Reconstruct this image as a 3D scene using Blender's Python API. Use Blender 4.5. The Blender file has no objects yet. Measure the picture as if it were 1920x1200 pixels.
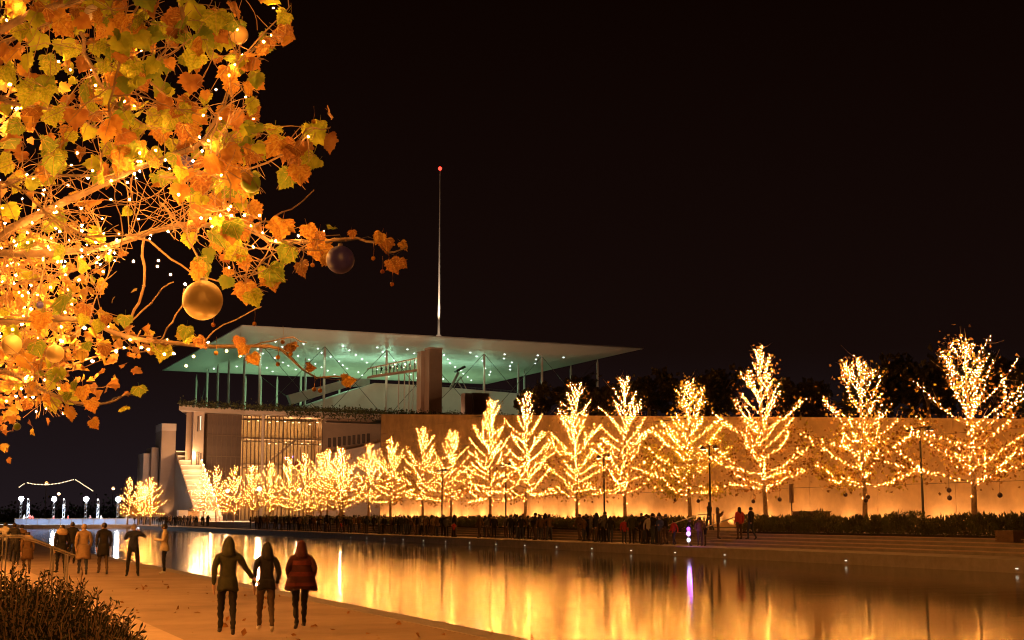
import bpy, math, random
import numpy as np
from mathutils import Vector, Matrix

# ------------------------------------------------------------------ camera, world, exposure
sc = bpy.context.scene
COL = sc.collection
FPX, HORIZ, CAMH = 2550.0, 968.0, 2.0                # focal length in 1920-px pixels, horizon row, eye height
PITCH, YAW = math.atan((HORIZ - 600) / FPX), math.radians(23.9)
cam_d = bpy.data.cameras.new('camera')
cam = bpy.data.objects.new('camera', cam_d); COL.objects.link(cam); sc.camera = cam
cam_d.sensor_width = 36.0; cam_d.lens = 36.0 * FPX / 1920.0
cam_d.clip_start = 0.1; cam_d.clip_end = 6000
cam.location = (0, 0, CAMH)
cam.rotation_euler = (math.pi / 2 + PITCH, 0, -YAW)

world = bpy.data.worlds.new('World'); sc.world = world; world.use_nodes = True
wn = world.node_tree.nodes; wl = world.node_tree.links
bg = wn['Background']
tc = wn.new('ShaderNodeTexCoord'); sp = wn.new('ShaderNodeSeparateXYZ'); rp = wn.new('ShaderNodeValToRGB')
wl.new(tc.outputs['Generated'], sp.inputs[0]); wl.new(sp.outputs['Z'], rp.inputs[0]); wl.new(rp.outputs[0], bg.inputs[0])
r_ = rp.color_ramp
r_.elements[0].position = 0.0; r_.elements[0].color = (.0125, .0080, .0098, 1)     # town glow low in the night sky
r_.elements[1].position = 0.38; r_.elements[1].color = (.0030, .0008, .0003, 1)
e_ = r_.elements.new(0.12); e_.color = (.0062, .0026, .0020, 1)
bg.inputs[1].default_value = 1.0

vs = sc.view_settings
vs.view_transform = 'Standard'; vs.look = 'None'; vs.gamma = 1.0; vs.use_curve_mapping = False; vs.exposure = 0.22
sc.render.engine = 'CYCLES'
cy = sc.cycles
cy.use_denoising = True
try:
    cy.denoiser = 'OPENIMAGEDENOISE'; cy.denoising_input_passes = 'RGB_ALBEDO_NORMAL'; cy.denoising_prefilter = 'ACCURATE'
except Exception: pass
cy.max_bounces = 6; cy.diffuse_bounces = 3; cy.glossy_bounces = 3; cy.transmission_bounces = 4; cy.transparent_max_bounces = 8
cy.sample_clamp_indirect = 4.0; cy.use_light_tree = True
cy.caustics_reflective = False; cy.caustics_refractive = False
cy.use_adaptive_sampling = False; cy.filter_width = 1.1

FAIRY = (1.0, .362, .062)           # colour of the fairy lights
K_FAR, K_NEAR, K_ROW = 400.0, 1000.0, 1000.0         # how bright the bulbs are

# ------------------------------------------------------------------ picture -> place
FH = np.array([math.sin(YAW), math.cos(YAW), 0]); RT = np.array([math.cos(YAW), -math.sin(YAW), 0]); ZZ = np.array([0, 0, 1.])
FW = FH * math.cos(PITCH) + ZZ * math.sin(PITCH); UP = -FH * math.sin(PITCH) + ZZ * math.cos(PITCH)
CC = np.array([0, 0, CAMH])
def ray(x, y): return FW + RT * (x - 960) / FPX - UP * (y - 600) / FPX
def on_z(x, y, z): d = ray(x, y); return CC + d * (z - CAMH) / d[2]
def on_x(x, y, X): d = ray(x, y); return CC + d * X / d[0]
def on_y(x, y, Y): d = ray(x, y); return CC + d * Y / d[1]
def at_d(x, y, dist): d = ray(x, y); return CC + d * dist / (d @ FH)
def y_of_px(px, X):                 # how far along the canal a ray at column px meets the plane x = X
    t = (px - 960) / (FPX / math.cos(PITCH)); return X * (math.cos(YAW) - t * math.sin(YAW)) / (math.sin(YAW) + t * math.cos(YAW))
def x_of_px(px, Y): t = (px - 960) / (FPX / math.cos(PITCH)); return Y * (math.sin(YAW) + t * math.cos(YAW)) / (math.cos(YAW) - t * math.sin(YAW))

# ------------------------------------------------------------------ mesh helpers
class MB:
    def __init__(s): s.V = []; s.F = []; s.M = []; s.n = 0
    def add(s, V, F, m=0):
        V = np.asarray(V, float).reshape(-1, 3); F = np.asarray(F, int)
        s.V.append(V); s.F.append(F + s.n); s.M.append(np.full(len(F), m, int)); s.n += len(V); return s
    def box(s, c, d, rz=0.0, m=0, tilt=None):
        x, y, z = np.array(d) / 2.
        V = np.array([[-x,-y,-z],[x,-y,-z],[x,y,-z],[-x,y,-z],[-x,-y,z],[x,-y,z],[x,y,z],[-x,y,z]])
        if tilt is not None: V = V @ np.array(tilt).T
        if rz: c_, s_ = math.cos(rz), math.sin(rz); V = V @ np.array([[c_, s_, 0], [-s_, c_, 0], [0, 0, 1]])
        return s.add(V + np.array(c), [[0,3,2,1],[4,5,6,7],[0,1,5,4],[1,2,6,5],[2,3,7,6],[3,0,4,7]], m)
    def span(s, a, b, m=0):
        a, b = np.minimum(a, b), np.maximum(a, b); return s.box((a + b) / 2, b - a, m=m)
    def prism(s, poly, h0, h1, axis='z', m=0):        # polygon pushed along an axis
        P = np.array(poly, float); n = len(P)
        def lift(h):
            o = np.full((n, 1), h)
            if axis == 'z': return np.hstack([P, o])
            if axis == 'x': return np.hstack([o, P])
            return np.hstack([P[:, :1], o, P[:, 1:]])
        V = np.vstack([lift(h0), lift(h1)])
        for i in range(n):
            j = (i + 1) % n; s.add(V[[i, j, n + j, n + i]], [[0, 1, 2, 3]], m)
        s.add(V[:n], [list(range(n))[::-1]], m); s.add(V[n:], [list(range(n))], m); return s
    def tube(s, pts, rad, n=6, m=0, cap=True):
        P = np.array(pts, float); k = len(P); R = np.full(k, rad) if np.isscalar(rad) else np.array(rad, float)
        T = np.gradient(P, axis=0); T /= np.linalg.norm(T, axis=1)[:, None] + 1e-9
        ref = np.array([0, 0, 1.]) if abs(T[:, 2]).mean() < .8 else np.array([1., 0, 0])
        U = np.cross(T, ref); U /= np.linalg.norm(U, axis=1)[:, None] + 1e-9; W = np.cross(T, U)
        a = np.arange(n) * 2 * math.pi / n
        V = (P[:, None] + R[:, None, None] * (np.cos(a)[None, :, None] * U[:, None] + np.sin(a)[None, :, None] * W[:, None])).reshape(-1, 3)
        i = np.arange(k - 1)[:, None] * n; j = np.arange(n)[None]; j2 = (j + 1) % n
        F = np.stack([i + j, i + j2, i + n + j2, i + n + j], -1).reshape(-1, 4)
        s.add(V, F, m)
        if cap and n > 3: s.add(V[:n], [list(range(n))[::-1]], m); s.add(V[-n:], [list(range(n))], m)
        return s
    def lathe(s, prof, c=(0, 0, 0), n=16, m=0, sx=1., sy=1.):
        prof = np.array(prof, float); a = np.arange(n) * 2 * math.pi / n; k = len(prof)
        V = np.stack([prof[:, :1] * np.cos(a) * sx, prof[:, :1] * np.sin(a) * sy, np.repeat(prof[:, 1:], n, 1)], -1).reshape(-1, 3) + np.array(c)
        i = np.arange(k - 1)[:, None] * n; j = np.arange(n)[None]; j2 = (j + 1) % n
        return s.add(V, np.stack([i + j, i + j2, i + n + j2, i + n + j], -1).reshape(-1, 4), m)
    def ball(s, c, r, n=12, k=8, m=0, sc_=(1, 1, 1)):
        a = np.linspace(-math.pi / 2, math.pi / 2, k + 1); a[0] += .02; a[-1] -= .02
        b = MB().lathe(np.stack([np.cos(a) * r, np.sin(a) * r], 1), n=n)
        return s.add(b.V[0] * np.array(sc_) + np.array(c), b.F[0], m)
    def octas(s, C, r, m=0):
        C = np.asarray(C, float).reshape(-1, 3); n = len(C)
        if not n: return s
        D = np.array([[1,0,0],[-1,0,0],[0,1,0],[0,-1,0],[0,0,1],[0,0,-1.]])
        rr = np.full(n, r) if np.isscalar(r) else np.asarray(r)
        V = (C[:, None] + D[None] * rr[:, None, None]).reshape(-1, 3)
        f = np.array([[0,2,4],[2,1,4],[1,3,4],[3,0,4],[2,0,5],[1,2,5],[3,1,5],[0,3,5]])
        return s.add(V, (np.arange(n)[:, None, None] * 6 + f[None]).reshape(-1, 3), m)
    def leaves(s, C, size, rng, m=0, up=None, asp=.7, lobed=False):     # folded four-point leaves
        C = np.asarray(C, float).reshape(-1, 3); n = len(C)
        if not n: return s
        d = rng.normal(size=(n, 3)); 
        if up is not None: d = d * .55 + np.array(up)
        d /= np.linalg.norm(d, axis=1)[:, None]
        q = np.cross(d, rng.normal(size=(n, 3))); q /= np.linalg.norm(q, axis=1)[:, None]
        w = np.cross(d, q); L = (size * rng.uniform(.6, 1.3, n))[:, None]
        V = np.stack([C, C + d * L * .5 + q * L * asp * .5 + w * L * .12, C + d * L, C + d * L * .5 - q * L * asp * .5 + w * L * .12], 1).reshape(-1, 3)
        mm = np.full(n, m) if np.isscalar(m) else np.asarray(m)
        if lobed:                                            # five-lobed plane leaf in two halves
            T = np.array([(0, 0), (.26, -.08), (.50, .06), (.42, .2), (.6, .46), (.38, .5), (.24, .76), (0, 1.05)]); k = len(T)
            P0, D, Q, W = C[:, None], (d * L)[:, None], (q * L)[:, None], (w * L)[:, None]
            for sg in (1, -1):
                V = (P0 + D * T[None, :, 1:] + sg * Q * T[None, :, :1] + W * (.22 * T[None, :, :1] - .2 * T[None, :, 1:] ** 2)).reshape(-1, 3)
                s.V.append(V); s.F.append(np.arange(n * k).reshape(n, k) + s.n); s.M.append(mm); s.n += len(V)
            return s
        F = np.arange(n * 4).reshape(n, 4) + s.n
        s.V.append(V); s.F.append(F); s.M.append(mm); s.n += len(V); return s
    def mesh(s, name, mats, smooth=False):
        me = bpy.data.meshes.new(name)
        if not s.V: return me
        V = np.vstack(s.V); me.vertices.add(len(V)); me.vertices.foreach_set('co', V.ravel().astype(np.float32))
        tot = np.concatenate([np.full(len(F), F.shape[1]) for F in s.F]); idx = np.concatenate([F.ravel() for F in s.F])
        me.loops.add(len(idx)); me.loops.foreach_set('vertex_index', idx.astype(np.int32))
        me.polygons.add(len(tot)); st = np.concatenate([[0], np.cumsum(tot)[:-1]])
        me.polygons.foreach_set('loop_start', st.astype(np.int32)); me.polygons.foreach_set('loop_total', tot.astype(np.int32))
        me.polygons.foreach_set('material_index', np.concatenate(s.M).astype(np.int32))
        me.polygons.foreach_set('use_smooth', np.full(len(tot), smooth))
        for m in (mats if isinstance(mats, (list, tuple)) else [mats]): me.materials.append(m)
        me.update(calc_edges=True); me.validate(); return me
    def build(s, name, mats, parent=None, smooth=False, kind=None):
        return link(name, s.mesh(name, mats, smooth), parent, kind)

def link(name, me, parent=None, kind=None, loc=None):
    o = bpy.data.objects.new(name, me); COL.objects.link(o)
    if parent is not None: o.parent = parent
    if kind: o['kind'] = kind
    if loc is not None: o.location = loc
    return o
def tag(o, label, cat=None, group=None, kind=None):
    o['label'] = label
    if cat: o['category'] = cat
    if group: o['group'] = group
    if kind: o['kind'] = kind
    return o
def thing(name, label, cat, loc=(0, 0, 0), rz=0., group=None):
    o = bpy.data.objects.new(name, None); COL.objects.link(o); o.empty_display_size = .2
    o.location = loc; o.rotation_euler = (0, 0, rz); return tag(o, label, cat, group)
def kids(o): return [c for c in KID.get(o.name, [])]
def copy_thing(o, loc, rz, label, group=None):
    r = o.copy(); COL.objects.link(r); r.location = loc; r.rotation_euler = (0, 0, rz); r['label'] = label
    if group: r['group'] = group
    def rec(a, b):
        for c in a.children:
            d = c.copy(); COL.objects.link(d); d.parent = b; rec(c, d)
    rec(o, r); return r
def lamp(name, kind, loc, power, color, radius=.1, parent=None, spot=None, aim=None):
    d = bpy.data.lights.new(name, kind); d.energy = power; d.color = color; d.shadow_soft_size = radius
    if spot: d.spot_size = spot; d.spot_blend = .8
    o = bpy.data.objects.new(name, d); COL.objects.link(o); o.location = loc
    if aim is not None: o.rotation_euler = Vector(aim).to_track_quat('-Z', 'Y').to_euler()
    if parent is not None: o.parent = parent
    return o

# ------------------------------------------------------------------ materials
def mat(name, col, rough=.7, metal=0., noise=0., scale=4., bump=0., bscale=30., col2=None, spec=.4, detail=6.):
    m = bpy.data.materials.new(name); m.use_nodes = True; N = m.node_tree.nodes; L = m.node_tree.links; b = N['Principled BSDF']
    b.inputs['Base Color'].default_value = (*col, 1); b.inputs['Roughness'].default_value = rough; b.inputs['Metallic'].default_value = metal
    b.inputs['Specular IOR Level'].default_value = spec
    if noise or bump:
        t = N.new('ShaderNodeTexCoord')
    if noise:
        n = N.new('ShaderNodeTexNoise'); n.inputs['Scale'].default_value = scale; n.inputs['Detail'].default_value = detail; n.inputs['Roughness'].default_value = .65
        L.new(t.outputs['Object'], n.inputs['Vector'])
        r = N.new('ShaderNodeValToRGB'); c2 = col2 or tuple(c * (1 - noise) for c in col); c1 = col if col2 else tuple(min(1, c * (1 + noise * .6)) for c in col)
        r.color_ramp.elements[0].position = .32; r.color_ramp.elements[0].color = (*c2, 1); r.color_ramp.elements[1].position = .68; r.color_ramp.elements[1].color = (*c1, 1)
        L.new(n.outputs['Fac'], r.inputs[0]); L.new(r.outputs[0], b.inputs['Base Color'])
    if bump:
        n2 = N.new('ShaderNodeTexNoise'); n2.inputs['Scale'].default_value = bscale; n2.inputs['Detail'].default_value = 5
        L.new(t.outputs['Object'], n2.inputs['Vector'])
        bp = N.new('ShaderNodeBump'); bp.inputs['Strength'].default_value = bump; bp.inputs['Distance'].default_value = .02
        L.new(n2.outputs['Fac'], bp.inputs['Height']); L.new(bp.outputs[0], b.inputs['Normal'])
    return m
def emit(name, col, k, sample='AUTO'):
    m = bpy.data.materials.new(name); m.use_nodes = True; N = m.node_tree.nodes; N.remove(N['Principled BSDF'])
    e = N.new('ShaderNodeEmission'); e.inputs[0].default_value = (*col, 1); e.inputs[1].default_value = k
    m.node_tree.links.new(e.outputs[0], N['Material Output'].inputs[0])
    try: m.cycles.emission_sampling = sample
    except Exception: pass
    return m
def leafmat(name, col, col2, trans=.55, scale=9.):
    m = bpy.data.materials.new(name); m.use_nodes = True; N = m.node_tree.nodes; L = m.node_tree.links; b = N['Principled BSDF']
    t = N.new('ShaderNodeTexCoord'); n = N.new('ShaderNodeTexNoise'); n.inputs['Scale'].default_value = scale; n.inputs['Detail'].default_value = 3
    oi = N.new('ShaderNodeObjectInfo'); ad = N.new('ShaderNodeVectorMath'); L.new(t.outputs['Object'], ad.inputs[0]); L.new(oi.outputs['Random'], ad.inputs[1]); L.new(ad.outputs[0], n.inputs['Vector'])
    r = N.new('ShaderNodeValToRGB'); r.color_ramp.elements[0].position = .36; r.color_ramp.elements[0].color = (*col2, 1)
    r.color_ramp.elements[1].position = .6; r.color_ramp.elements[1].color = (*col, 1)
    L.new(n.outputs['Fac'], r.inputs[0]); L.new(r.outputs[0], b.inputs['Base Color']); b.inputs['Roughness'].default_value = .55; b.inputs['Specular IOR Level'].default_value = .3
    tr = N.new('ShaderNodeBsdfTranslucent'); L.new(r.outputs[0], tr.inputs[0]); mx = N.new('ShaderNodeMixShader'); mx.inputs[0].default_value = trans
    L.new(b.outputs[0], mx.inputs[1]); L.new(tr.outputs[0], mx.inputs[2]); L.new(mx.outputs[0], N['Material Output'].inputs[0]); return m
def glassmat(name, tint=(1, 1, 1), refl=.12):
    m = bpy.data.materials.new(name); m.use_nodes = True; N = m.node_tree.nodes; L = m.node_tree.links; N.remove(N['Principled BSDF'])
    a = N.new('ShaderNodeBsdfTransparent'); a.inputs[0].default_value = (*tint, 1); g = N.new('ShaderNodeBsdfGlossy'); g.inputs['Roughness'].default_value = .05
    x = N.new('ShaderNodeMixShader'); x.inputs[0].default_value = refl
    L.new(a.outputs[0], x.inputs[1]); L.new(g.outputs[0], x.inputs[2]); L.new(x.outputs[0], N['Material Output'].inputs[0]); return m

M = {}
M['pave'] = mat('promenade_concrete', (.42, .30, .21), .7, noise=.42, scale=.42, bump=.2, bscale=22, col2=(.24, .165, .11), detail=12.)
M['pave_pale'] = mat('pale_paving', (.50, .37, .27), .75, noise=.15, scale=2, bump=.1, bscale=25)
M['pave_far'] = mat('far_paving', (.40, .32, .26), .75, noise=.2, scale=1.2)
M['kerb'] = mat('kerb_stone', (.30, .25, .21), .6, noise=.2, scale=2)
M['step'] = mat('step_stone', (.36, .29, .24), .7, noise=.25, scale=1.4, bump=.1)
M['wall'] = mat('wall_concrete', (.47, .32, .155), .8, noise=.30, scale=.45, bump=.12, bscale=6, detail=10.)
M['joint'] = mat('wall_joint', (.10, .085, .07), .9)
M['soil'] = mat('planting_soil', (.05, .04, .03), .95, noise=.4, scale=6, bump=.4)
M['hill'] = mat('hill_grass', (.03, .035, .015), .95, noise=.4, scale=.6)
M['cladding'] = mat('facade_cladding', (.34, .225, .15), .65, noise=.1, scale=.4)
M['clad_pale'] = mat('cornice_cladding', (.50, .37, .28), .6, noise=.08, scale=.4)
M['canopy'] = mat('canopy_shell', (.72, .70, .66), .45, noise=.05, scale=.05)
M['white_metal'] = mat('white_metal', (.62, .58, .52), .4, noise=.05, scale=3)
M['dark_metal'] = mat('dark_metal', (.05, .045, .04), .45, metal=.3, noise=.1)
M['bronze'] = mat('bronze_frame', (.17, .11, .07), .5, metal=.2, noise=.1)
M['steel'] = mat('brushed_steel', (.42, .38, .34), .35, metal=.8, noise=.1, scale=12)
M['bark'] = mat('pale_bark', (.24, .165, .10), .85, noise=.45, scale=5, bump=.5, bscale=22)
M['twig'] = mat('twig_bark', (.29, .19, .105), .8, noise=.3, scale=14)
M['wood'] = mat('weathered_wood', (.20, .12, .07), .7, noise=.3, scale=8)
M['glassd'] = mat('dark_glazing', (.15, .10, .075), .2, noise=.2, scale=.3, spec=.8)
M['glass'] = glassmat('clear_glazing', (.93, .91, .86), .10)
M['bulb'] = emit('fairy_bulb_far', FAIRY, K_FAR)
M['bulb_dim'] = emit('fairy_bulb_distant', FAIRY, 340.)
M['bulb_row'] = emit('fairy_bulb_row', FAIRY, K_ROW)
M['bulb_near'] = emit('fairy_bulb_near', FAIRY, K_NEAR)
M['leaf_y'] = leafmat('leaf_yellow_green', (.46, .50, .05), (.27, .34, .03))
M['leaf_o'] = leafmat('leaf_orange', (.58, .35, .06), (.40, .18, .04))
M['leaf_b'] = leafmat('leaf_brown', (.38, .19, .05), (.24, .10, .03))
M['leaf_g'] = leafmat('leaf_green', (.17, .26, .035), (.27, .32, .04))
M['fol_o'] = leafmat('foliage_autumn', (.36, .21, .06), (.20, .10, .03), .4, 2.)
M['fol_y'] = leafmat('foliage_yellow', (.46, .38, .06), (.30, .20, .04), .4, 2.)
M['shrub'] = leafmat('shrub_green', (.028, .034, .012), (.018, .017, .008), .2, 6.)
M['hedge'] = leafmat('hedge_green', (.13, .13, .045), (.07, .06, .03), .3, 1.5)
M['darktree'] = leafmat('night_tree', (.06, .05, .02), (.04, .03, .012), .2, .7)
M['skin'] = mat('skin', (.42, .25, .17), .55)
M['shoe'] = mat('dark_shoe', (.03, .025, .022), .5)
M['shoe_w'] = mat('white_shoe', (.6, .56, .5), .5)
M['hair'] = mat('dark_hair', (.02, .013, .009), .5, noise=.3, scale=40)
M['hair_g'] = mat('grey_hair', (.22, .18, .15), .5, noise=.3, scale=40)
def cloth(n, c): M[n] = mat(n, c, .88, noise=.18, scale=14, bump=.25, bscale=40, spec=.2); return M[n]
for n_, c_ in dict(coat_black=(.022, .02, .02), coat_navy=(.025, .028, .045), coat_brown=(.13, .075, .035), coat_olive=(.04, .04, .022), coat_beige=(.50, .40, .26),
                   coat_red=(.42, .05, .035), coat_grey=(.11, .10, .095), coat_tan=(.30, .20, .11), coat_maroon=(.055, .016, .014), coat_pale=(.45, .40, .34), coat_blue=(.05, .07, .17),
                   trousers_black=(.018, .016, .016), trousers_denim=(.05, .055, .08), trousers_brown=(.09, .06, .04), fur=(.42, .30, .18), scarf_red=(.10, .02, .016)).items(): cloth(n_, c_)

# water of the canal: nearly black, long-exposure ripples
def watermat():
    m = bpy.data.materials.new('canal_water'); m.use_nodes = True; N = m.node_tree.nodes; L = m.node_tree.links; b = N['Principled BSDF']
    b.inputs['Base Color'].default_value = (.010, .008, .006, 1); b.inputs['Roughness'].default_value = .08; b.inputs['IOR'].default_value = 1.6
    b.inputs['Specular IOR Level'].default_value = .8
    t = N.new('ShaderNodeTexCoord'); mp = N.new('ShaderNodeMapping'); mp.inputs['Rotation'].default_value = (0, 0, YAW); mp.inputs['Scale'].default_value = (.16, 1.6, 1)
    L.new(t.outputs['Object'], mp.inputs[0]); hs = []
    for s_, w_ in ((1.1, 1.0), (4.5, .32), (13., .06)):
        n = N.new('ShaderNodeTexNoise'); n.inputs['Scale'].default_value = s_; n.inputs['Detail'].default_value = 4; L.new(mp.outputs[0], n.inputs['Vector'])
        k = N.new('ShaderNodeMath'); k.operation = 'MULTIPLY'; k.inputs[1].default_value = w_; L.new(n.outputs['Fac'], k.inputs[0]); hs.append(k)
    a = N.new('ShaderNodeMath'); L.new(hs[0].outputs[0], a.inputs[0]); L.new(hs[1].outputs[0], a.inputs[1])
    a0 = a; a = N.new('ShaderNodeMath'); L.new(a0.outputs[0], a.inputs[0]); L.new(hs[2].outputs[0], a.inputs[1])
    bp = N.new('ShaderNodeBump'); bp.inputs['Strength'].default_value = .10; bp.inputs['Distance'].default_value = .035
    L.new(a.outputs[0], bp.inputs['Height']); L.new(bp.outputs[0], b.inputs['Normal']); return m
M['water'] = watermat()

# ------------------------------------------------------------------ ground, canal, promenades
NX, FX, YE = 9.5, 39.0, 262.0        # near edge, far edge, end of the canal
def struct(name, mb, m, label=None, smooth=False):
    o = mb.build(name, m, smooth=smooth); o['kind'] = 'structure'; o['label'] = label or name.replace('_', ' '); return o
struct('ground', MB().add([[-700, -60, -.9], [1500, -60, -.9], [1500, 3000, -.9], [-700, 3000, -.9]], [[0, 1, 2, 3]]), M['hill'], 'dark ground reaching the horizon')
struct('water', MB().add([[NX - .02, -30, -.15], [FX + .02, -30, -.15], [FX + .02, YE + .02, -.15], [NX - .02, YE + .02, -.15]], [[0, 1, 2, 3]]), M['water'], 'dark canal water with golden reflections')
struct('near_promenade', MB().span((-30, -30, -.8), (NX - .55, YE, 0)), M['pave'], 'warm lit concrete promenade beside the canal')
k_ = MB()
struct('near_kerb', MB().span((NX - .55, -30, -.8), (NX, YE, .006)), M['kerb'], 'stone edge strip of the near promenade')
struct('near_border', MB().span((1.9, -5, -.02), (4.3, 120, .008)), M['pave_pale'], 'pale paving band along the planter')
struct('far_promenade', MB().span((FX + .5, -30, -.8), (42.2, YE, .35)), M['pave_far'], 'far promenade along the canal')
struct('far_kerb', MB().span((FX, -30, -.8), (FX + .5, YE, .356)), M['kerb'], 'stone edge of the far promenade above the water')
struct('upper_path', MB().span((45.6, -30, -.8), (56.4, 170, 1.15)), M['pave_far'], 'upper path below the long wall')
struct('agora', MB().span((45.6, 170, -.8), (140, 330, 1.12)), M['pave_far'], 'paved square before the glass building')
struct('end_quay', MB().span((-150, YE, -.8), (45.6, 420, .45)), M['pave_far'], 'quay across the end of the canal')

# small lights set in the far kerb just above the water
kg = 'kerb lights at the waterline'
kme = MB().box((0, 0, 0), (.03, .13, .035)).mesh('kerb_light', emit('kerb_lamp', (1, .9, .68), 1.0))
for i, y in enumerate([40.4, 50.8] + [60.8 + 5 * k for k in range(14)]):
    o = link('kerb_light', kme, loc=(FX - .026, y, .02)); tag(o, 'small white light set in the far kerb just above the water', 'kerb light', kg)

# terrace steps behind the far promenade, in two runs with a stair between them
def steps(y0, y1, label):
    t = thing('terrace_steps', label, 'steps', (42.2, (y0 + y1) / 2, .35)); L = y1 - y0
    for k in range(4):
        b = MB().span((0.62 * k + .10, -L / 2, -.5), (3.4, L / 2, .17 * (k + 1) - .045)); b.span((.62 * k - .04, -L / 2, .17 * (k + 1) - .045), (.62 * k + .62, L / 2, .17 * (k + 1)), m=1)
        b.build('step', [M['kerb'], M['pave_pale']], t)  # pale nosings over darker risers: lit and shaded stripes put into the colour
    return t
YS0, YS1 = y_of_px(1338, 43), y_of_px(1246, 43)
steps(22, YS0, 'long stone terrace steps to the right of the purple light'); steps(YS1, 190, 'long stone terrace steps behind the crowd along the far promenade')
t = thing('stair', 'narrow stair with two handrails cutting through the hedge', 'stairs', (42.2, (YS0 + YS1) / 2, .35))
for k in range(6): MB().span((.5 * k, -(YS1 - YS0) / 2, -.4), (3.5, (YS1 - YS0) / 2, .135 * (k + 1))).build('step', M['step'], t)
for sy, lab in ((YS0 + .4, 'steel handrail on the right side of the far stair'), (YS1 - .4, 'steel handrail on the left side of the far stair')):
    h = thing('handrail', lab, 'handrail', (42.2, sy, .35))
    MB().tube([(-.1, 0, .9), (.3, 0, .95), (3., 0, 1.75), (4.2, 0, 1.78)], .035, 6).build('rail', M['steel'], h, True)
    for x, z0, z1 in ((.3, 0, .95), (3., .8, 1.75), (4.1, .8, 1.78)): MB().tube([(x, 0, z0 - .1), (x, 0, z1)], .03, 6).build('post', M['steel'], h)

# ------------------------------------------------------------------ long panelled wall with park above
WX = 56.4
def wtop(y): return 7.21 + .0703 * (y - 57.2)
wall = thing('park_wall', 'long pale concrete panel wall behind the row of lit trees', 'wall', (WX, 0, 0))
MB().prism([(20, -.5), (170, -.5), (170, wtop(170) - .06), (20, wtop(20) - .06)], .12, .9, 'x').build('backing', M['joint'], wall)
pm_full = None
for i in range(-5, 11):
    ya, yb = 98.5 + 7.1 * (i - 1) + .02, 98.5 + 7.1 * i - .02
    z = 1.05
    while z < wtop(yb) - .05:
        zz = z + 2.9
        poly = [(ya, z + .015), (yb, z + .015), (yb, min(zz - .015, wtop(yb))), (ya, min(zz - .015, wtop(ya)))]
        if wtop(ya) < z + .1: poly = [(ya + (z + .1 - wtop(ya)) / .0703, z + .015), poly[1], poly[2]]
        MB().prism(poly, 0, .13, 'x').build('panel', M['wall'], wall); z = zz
MB().prism([(20, wtop(20) + .003), (170.1, wtop(170.1) + .003), (170.1, wtop(170.1) + .12), (20, wtop(20) + .12)], -.06, 1.0, 'x').build('coping', M['wall'], wall)
hb = MB(); ys = np.linspace(15, 300, 40); xs = np.array([57.3, 62, 75, 95, 130, 200, 420])
for i in range(len(ys) - 1):
    for j in range(len(xs) - 1):
        if ys[i] > 165 and xs[j] < 90: continue
        q = [(xs[a], ys[b], min(wtop(ys[b]), 22.5) - .15 + (0 if a == 0 else 1.2 * math.sin(a * 1.7 + ys[b] * .03)) * (a > 0) * .5) for a, b in ((j, i), (j + 1, i), (j + 1, i + 1), (j, i + 1))]
        hb.add(q, [[0, 1, 2, 3]])
struct('hill', hb, M['hill'], 'dark sloping park behind the wall')
# wall washers: small ground lamps in a row at the foot of the wall
for k in range(88):
    y = 40 + k * 1.475 + .25 * math.sin(k * 2.1)
    lamp('wall_washer_lamp', 'SPOT', (WX - .55, y, 1.25), (190 + 45 * math.sin(k * 1.3)) * (1 if y < 100 else 2.6), (1, .46, .17), .12, spot=math.radians(120), aim=(.42 if y < 100 else .16, 0, 1))
tr = thing('light_channel', 'low channel of ground lamps along the foot of the long wall', 'light channel', (WX - .55, 105, 1.15))
MB().box((0, 0, .03), (.3, 130, .06)).build('housing', M['dark_metal'], tr)

# ------------------------------------------------------------------ opera house: podium, facade, big stair
def px_y(x, y, Y): p = on_y(x, y, Y); return p[0], p[2]
PZ = 24.6
pod = thing('opera_house', 'large pale building with glass front and planted roof terrace', 'building')
V0, V1, V2, V3 = (50.2, 281.), (65., 286.4), (73.8, 286.4), (96.5, 291.)
slab = [V0, V1, V2, (74.5, 289.3), (96.5, 291.), (122, 291), (175, 296), (175, 420), (92, 420)]
MB().prism(slab, PZ - 1.15, PZ).build('roof_slab', M['clad_pale'], pod)
# bodies under the slab
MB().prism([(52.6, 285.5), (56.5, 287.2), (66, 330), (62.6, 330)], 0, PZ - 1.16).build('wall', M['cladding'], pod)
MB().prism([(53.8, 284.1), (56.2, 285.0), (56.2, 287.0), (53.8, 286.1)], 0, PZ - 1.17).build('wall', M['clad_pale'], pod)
# large dim glass bay, in separate panes
def bay(xa, ya, xb, yb, z0, z1, n, rows, mp, name='pane', mull=.16, dep=.25, gap=.06):
    u = np.array([xb - xa, yb - ya]); L = np.linalg.norm(u); u = u / L; ang = math.atan2(u[1], u[0]); nrm = np.array([u[1], -u[0]])
    me = MB().box((0, 0, 0), (L / n - gap, .05, (z1 - z0) / rows - gap)).mesh(name, mp)
    for i in range(n):
        for j in range(rows):
            c = np.array([xa, ya]) + u * L * (i + .5) / n; o = link(name, me, pod, loc=(c[0], c[1], z0 + (z1 - z0) * (j + .5) / rows)); o.rotation_euler = (0, 0, ang)
    mm = MB().box((0, 0, 0), (mull, dep, z1 - z0)).mesh('mullion', M['bronze'])
    for i in range(n + 1):
        c = np.array([xa, ya]) + u * L * i / n + nrm * (dep / 2 - .05); o = link('mullion', mm, pod, loc=(c[0], c[1], (z0 + z1) / 2)); o.rotation_euler = (0, 0, ang)
    for j in range(rows + 1):
        c = np.array([xa, ya]) + u * L * .5 + nrm * .06; o = MB().box((0, 0, 0), (L, .12, .18)).build('transom', M['bronze'], pod); o.location = (c[0], c[1], z0 + (z1 - z0) * j / rows); o.rotation_euler = (0, 0, ang)
bay(57.2, 286.4, 64.8, 288.6, 1.2, PZ - 1.3, 7, 5, M['glassd'], mull=.1, dep=.12)
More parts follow.
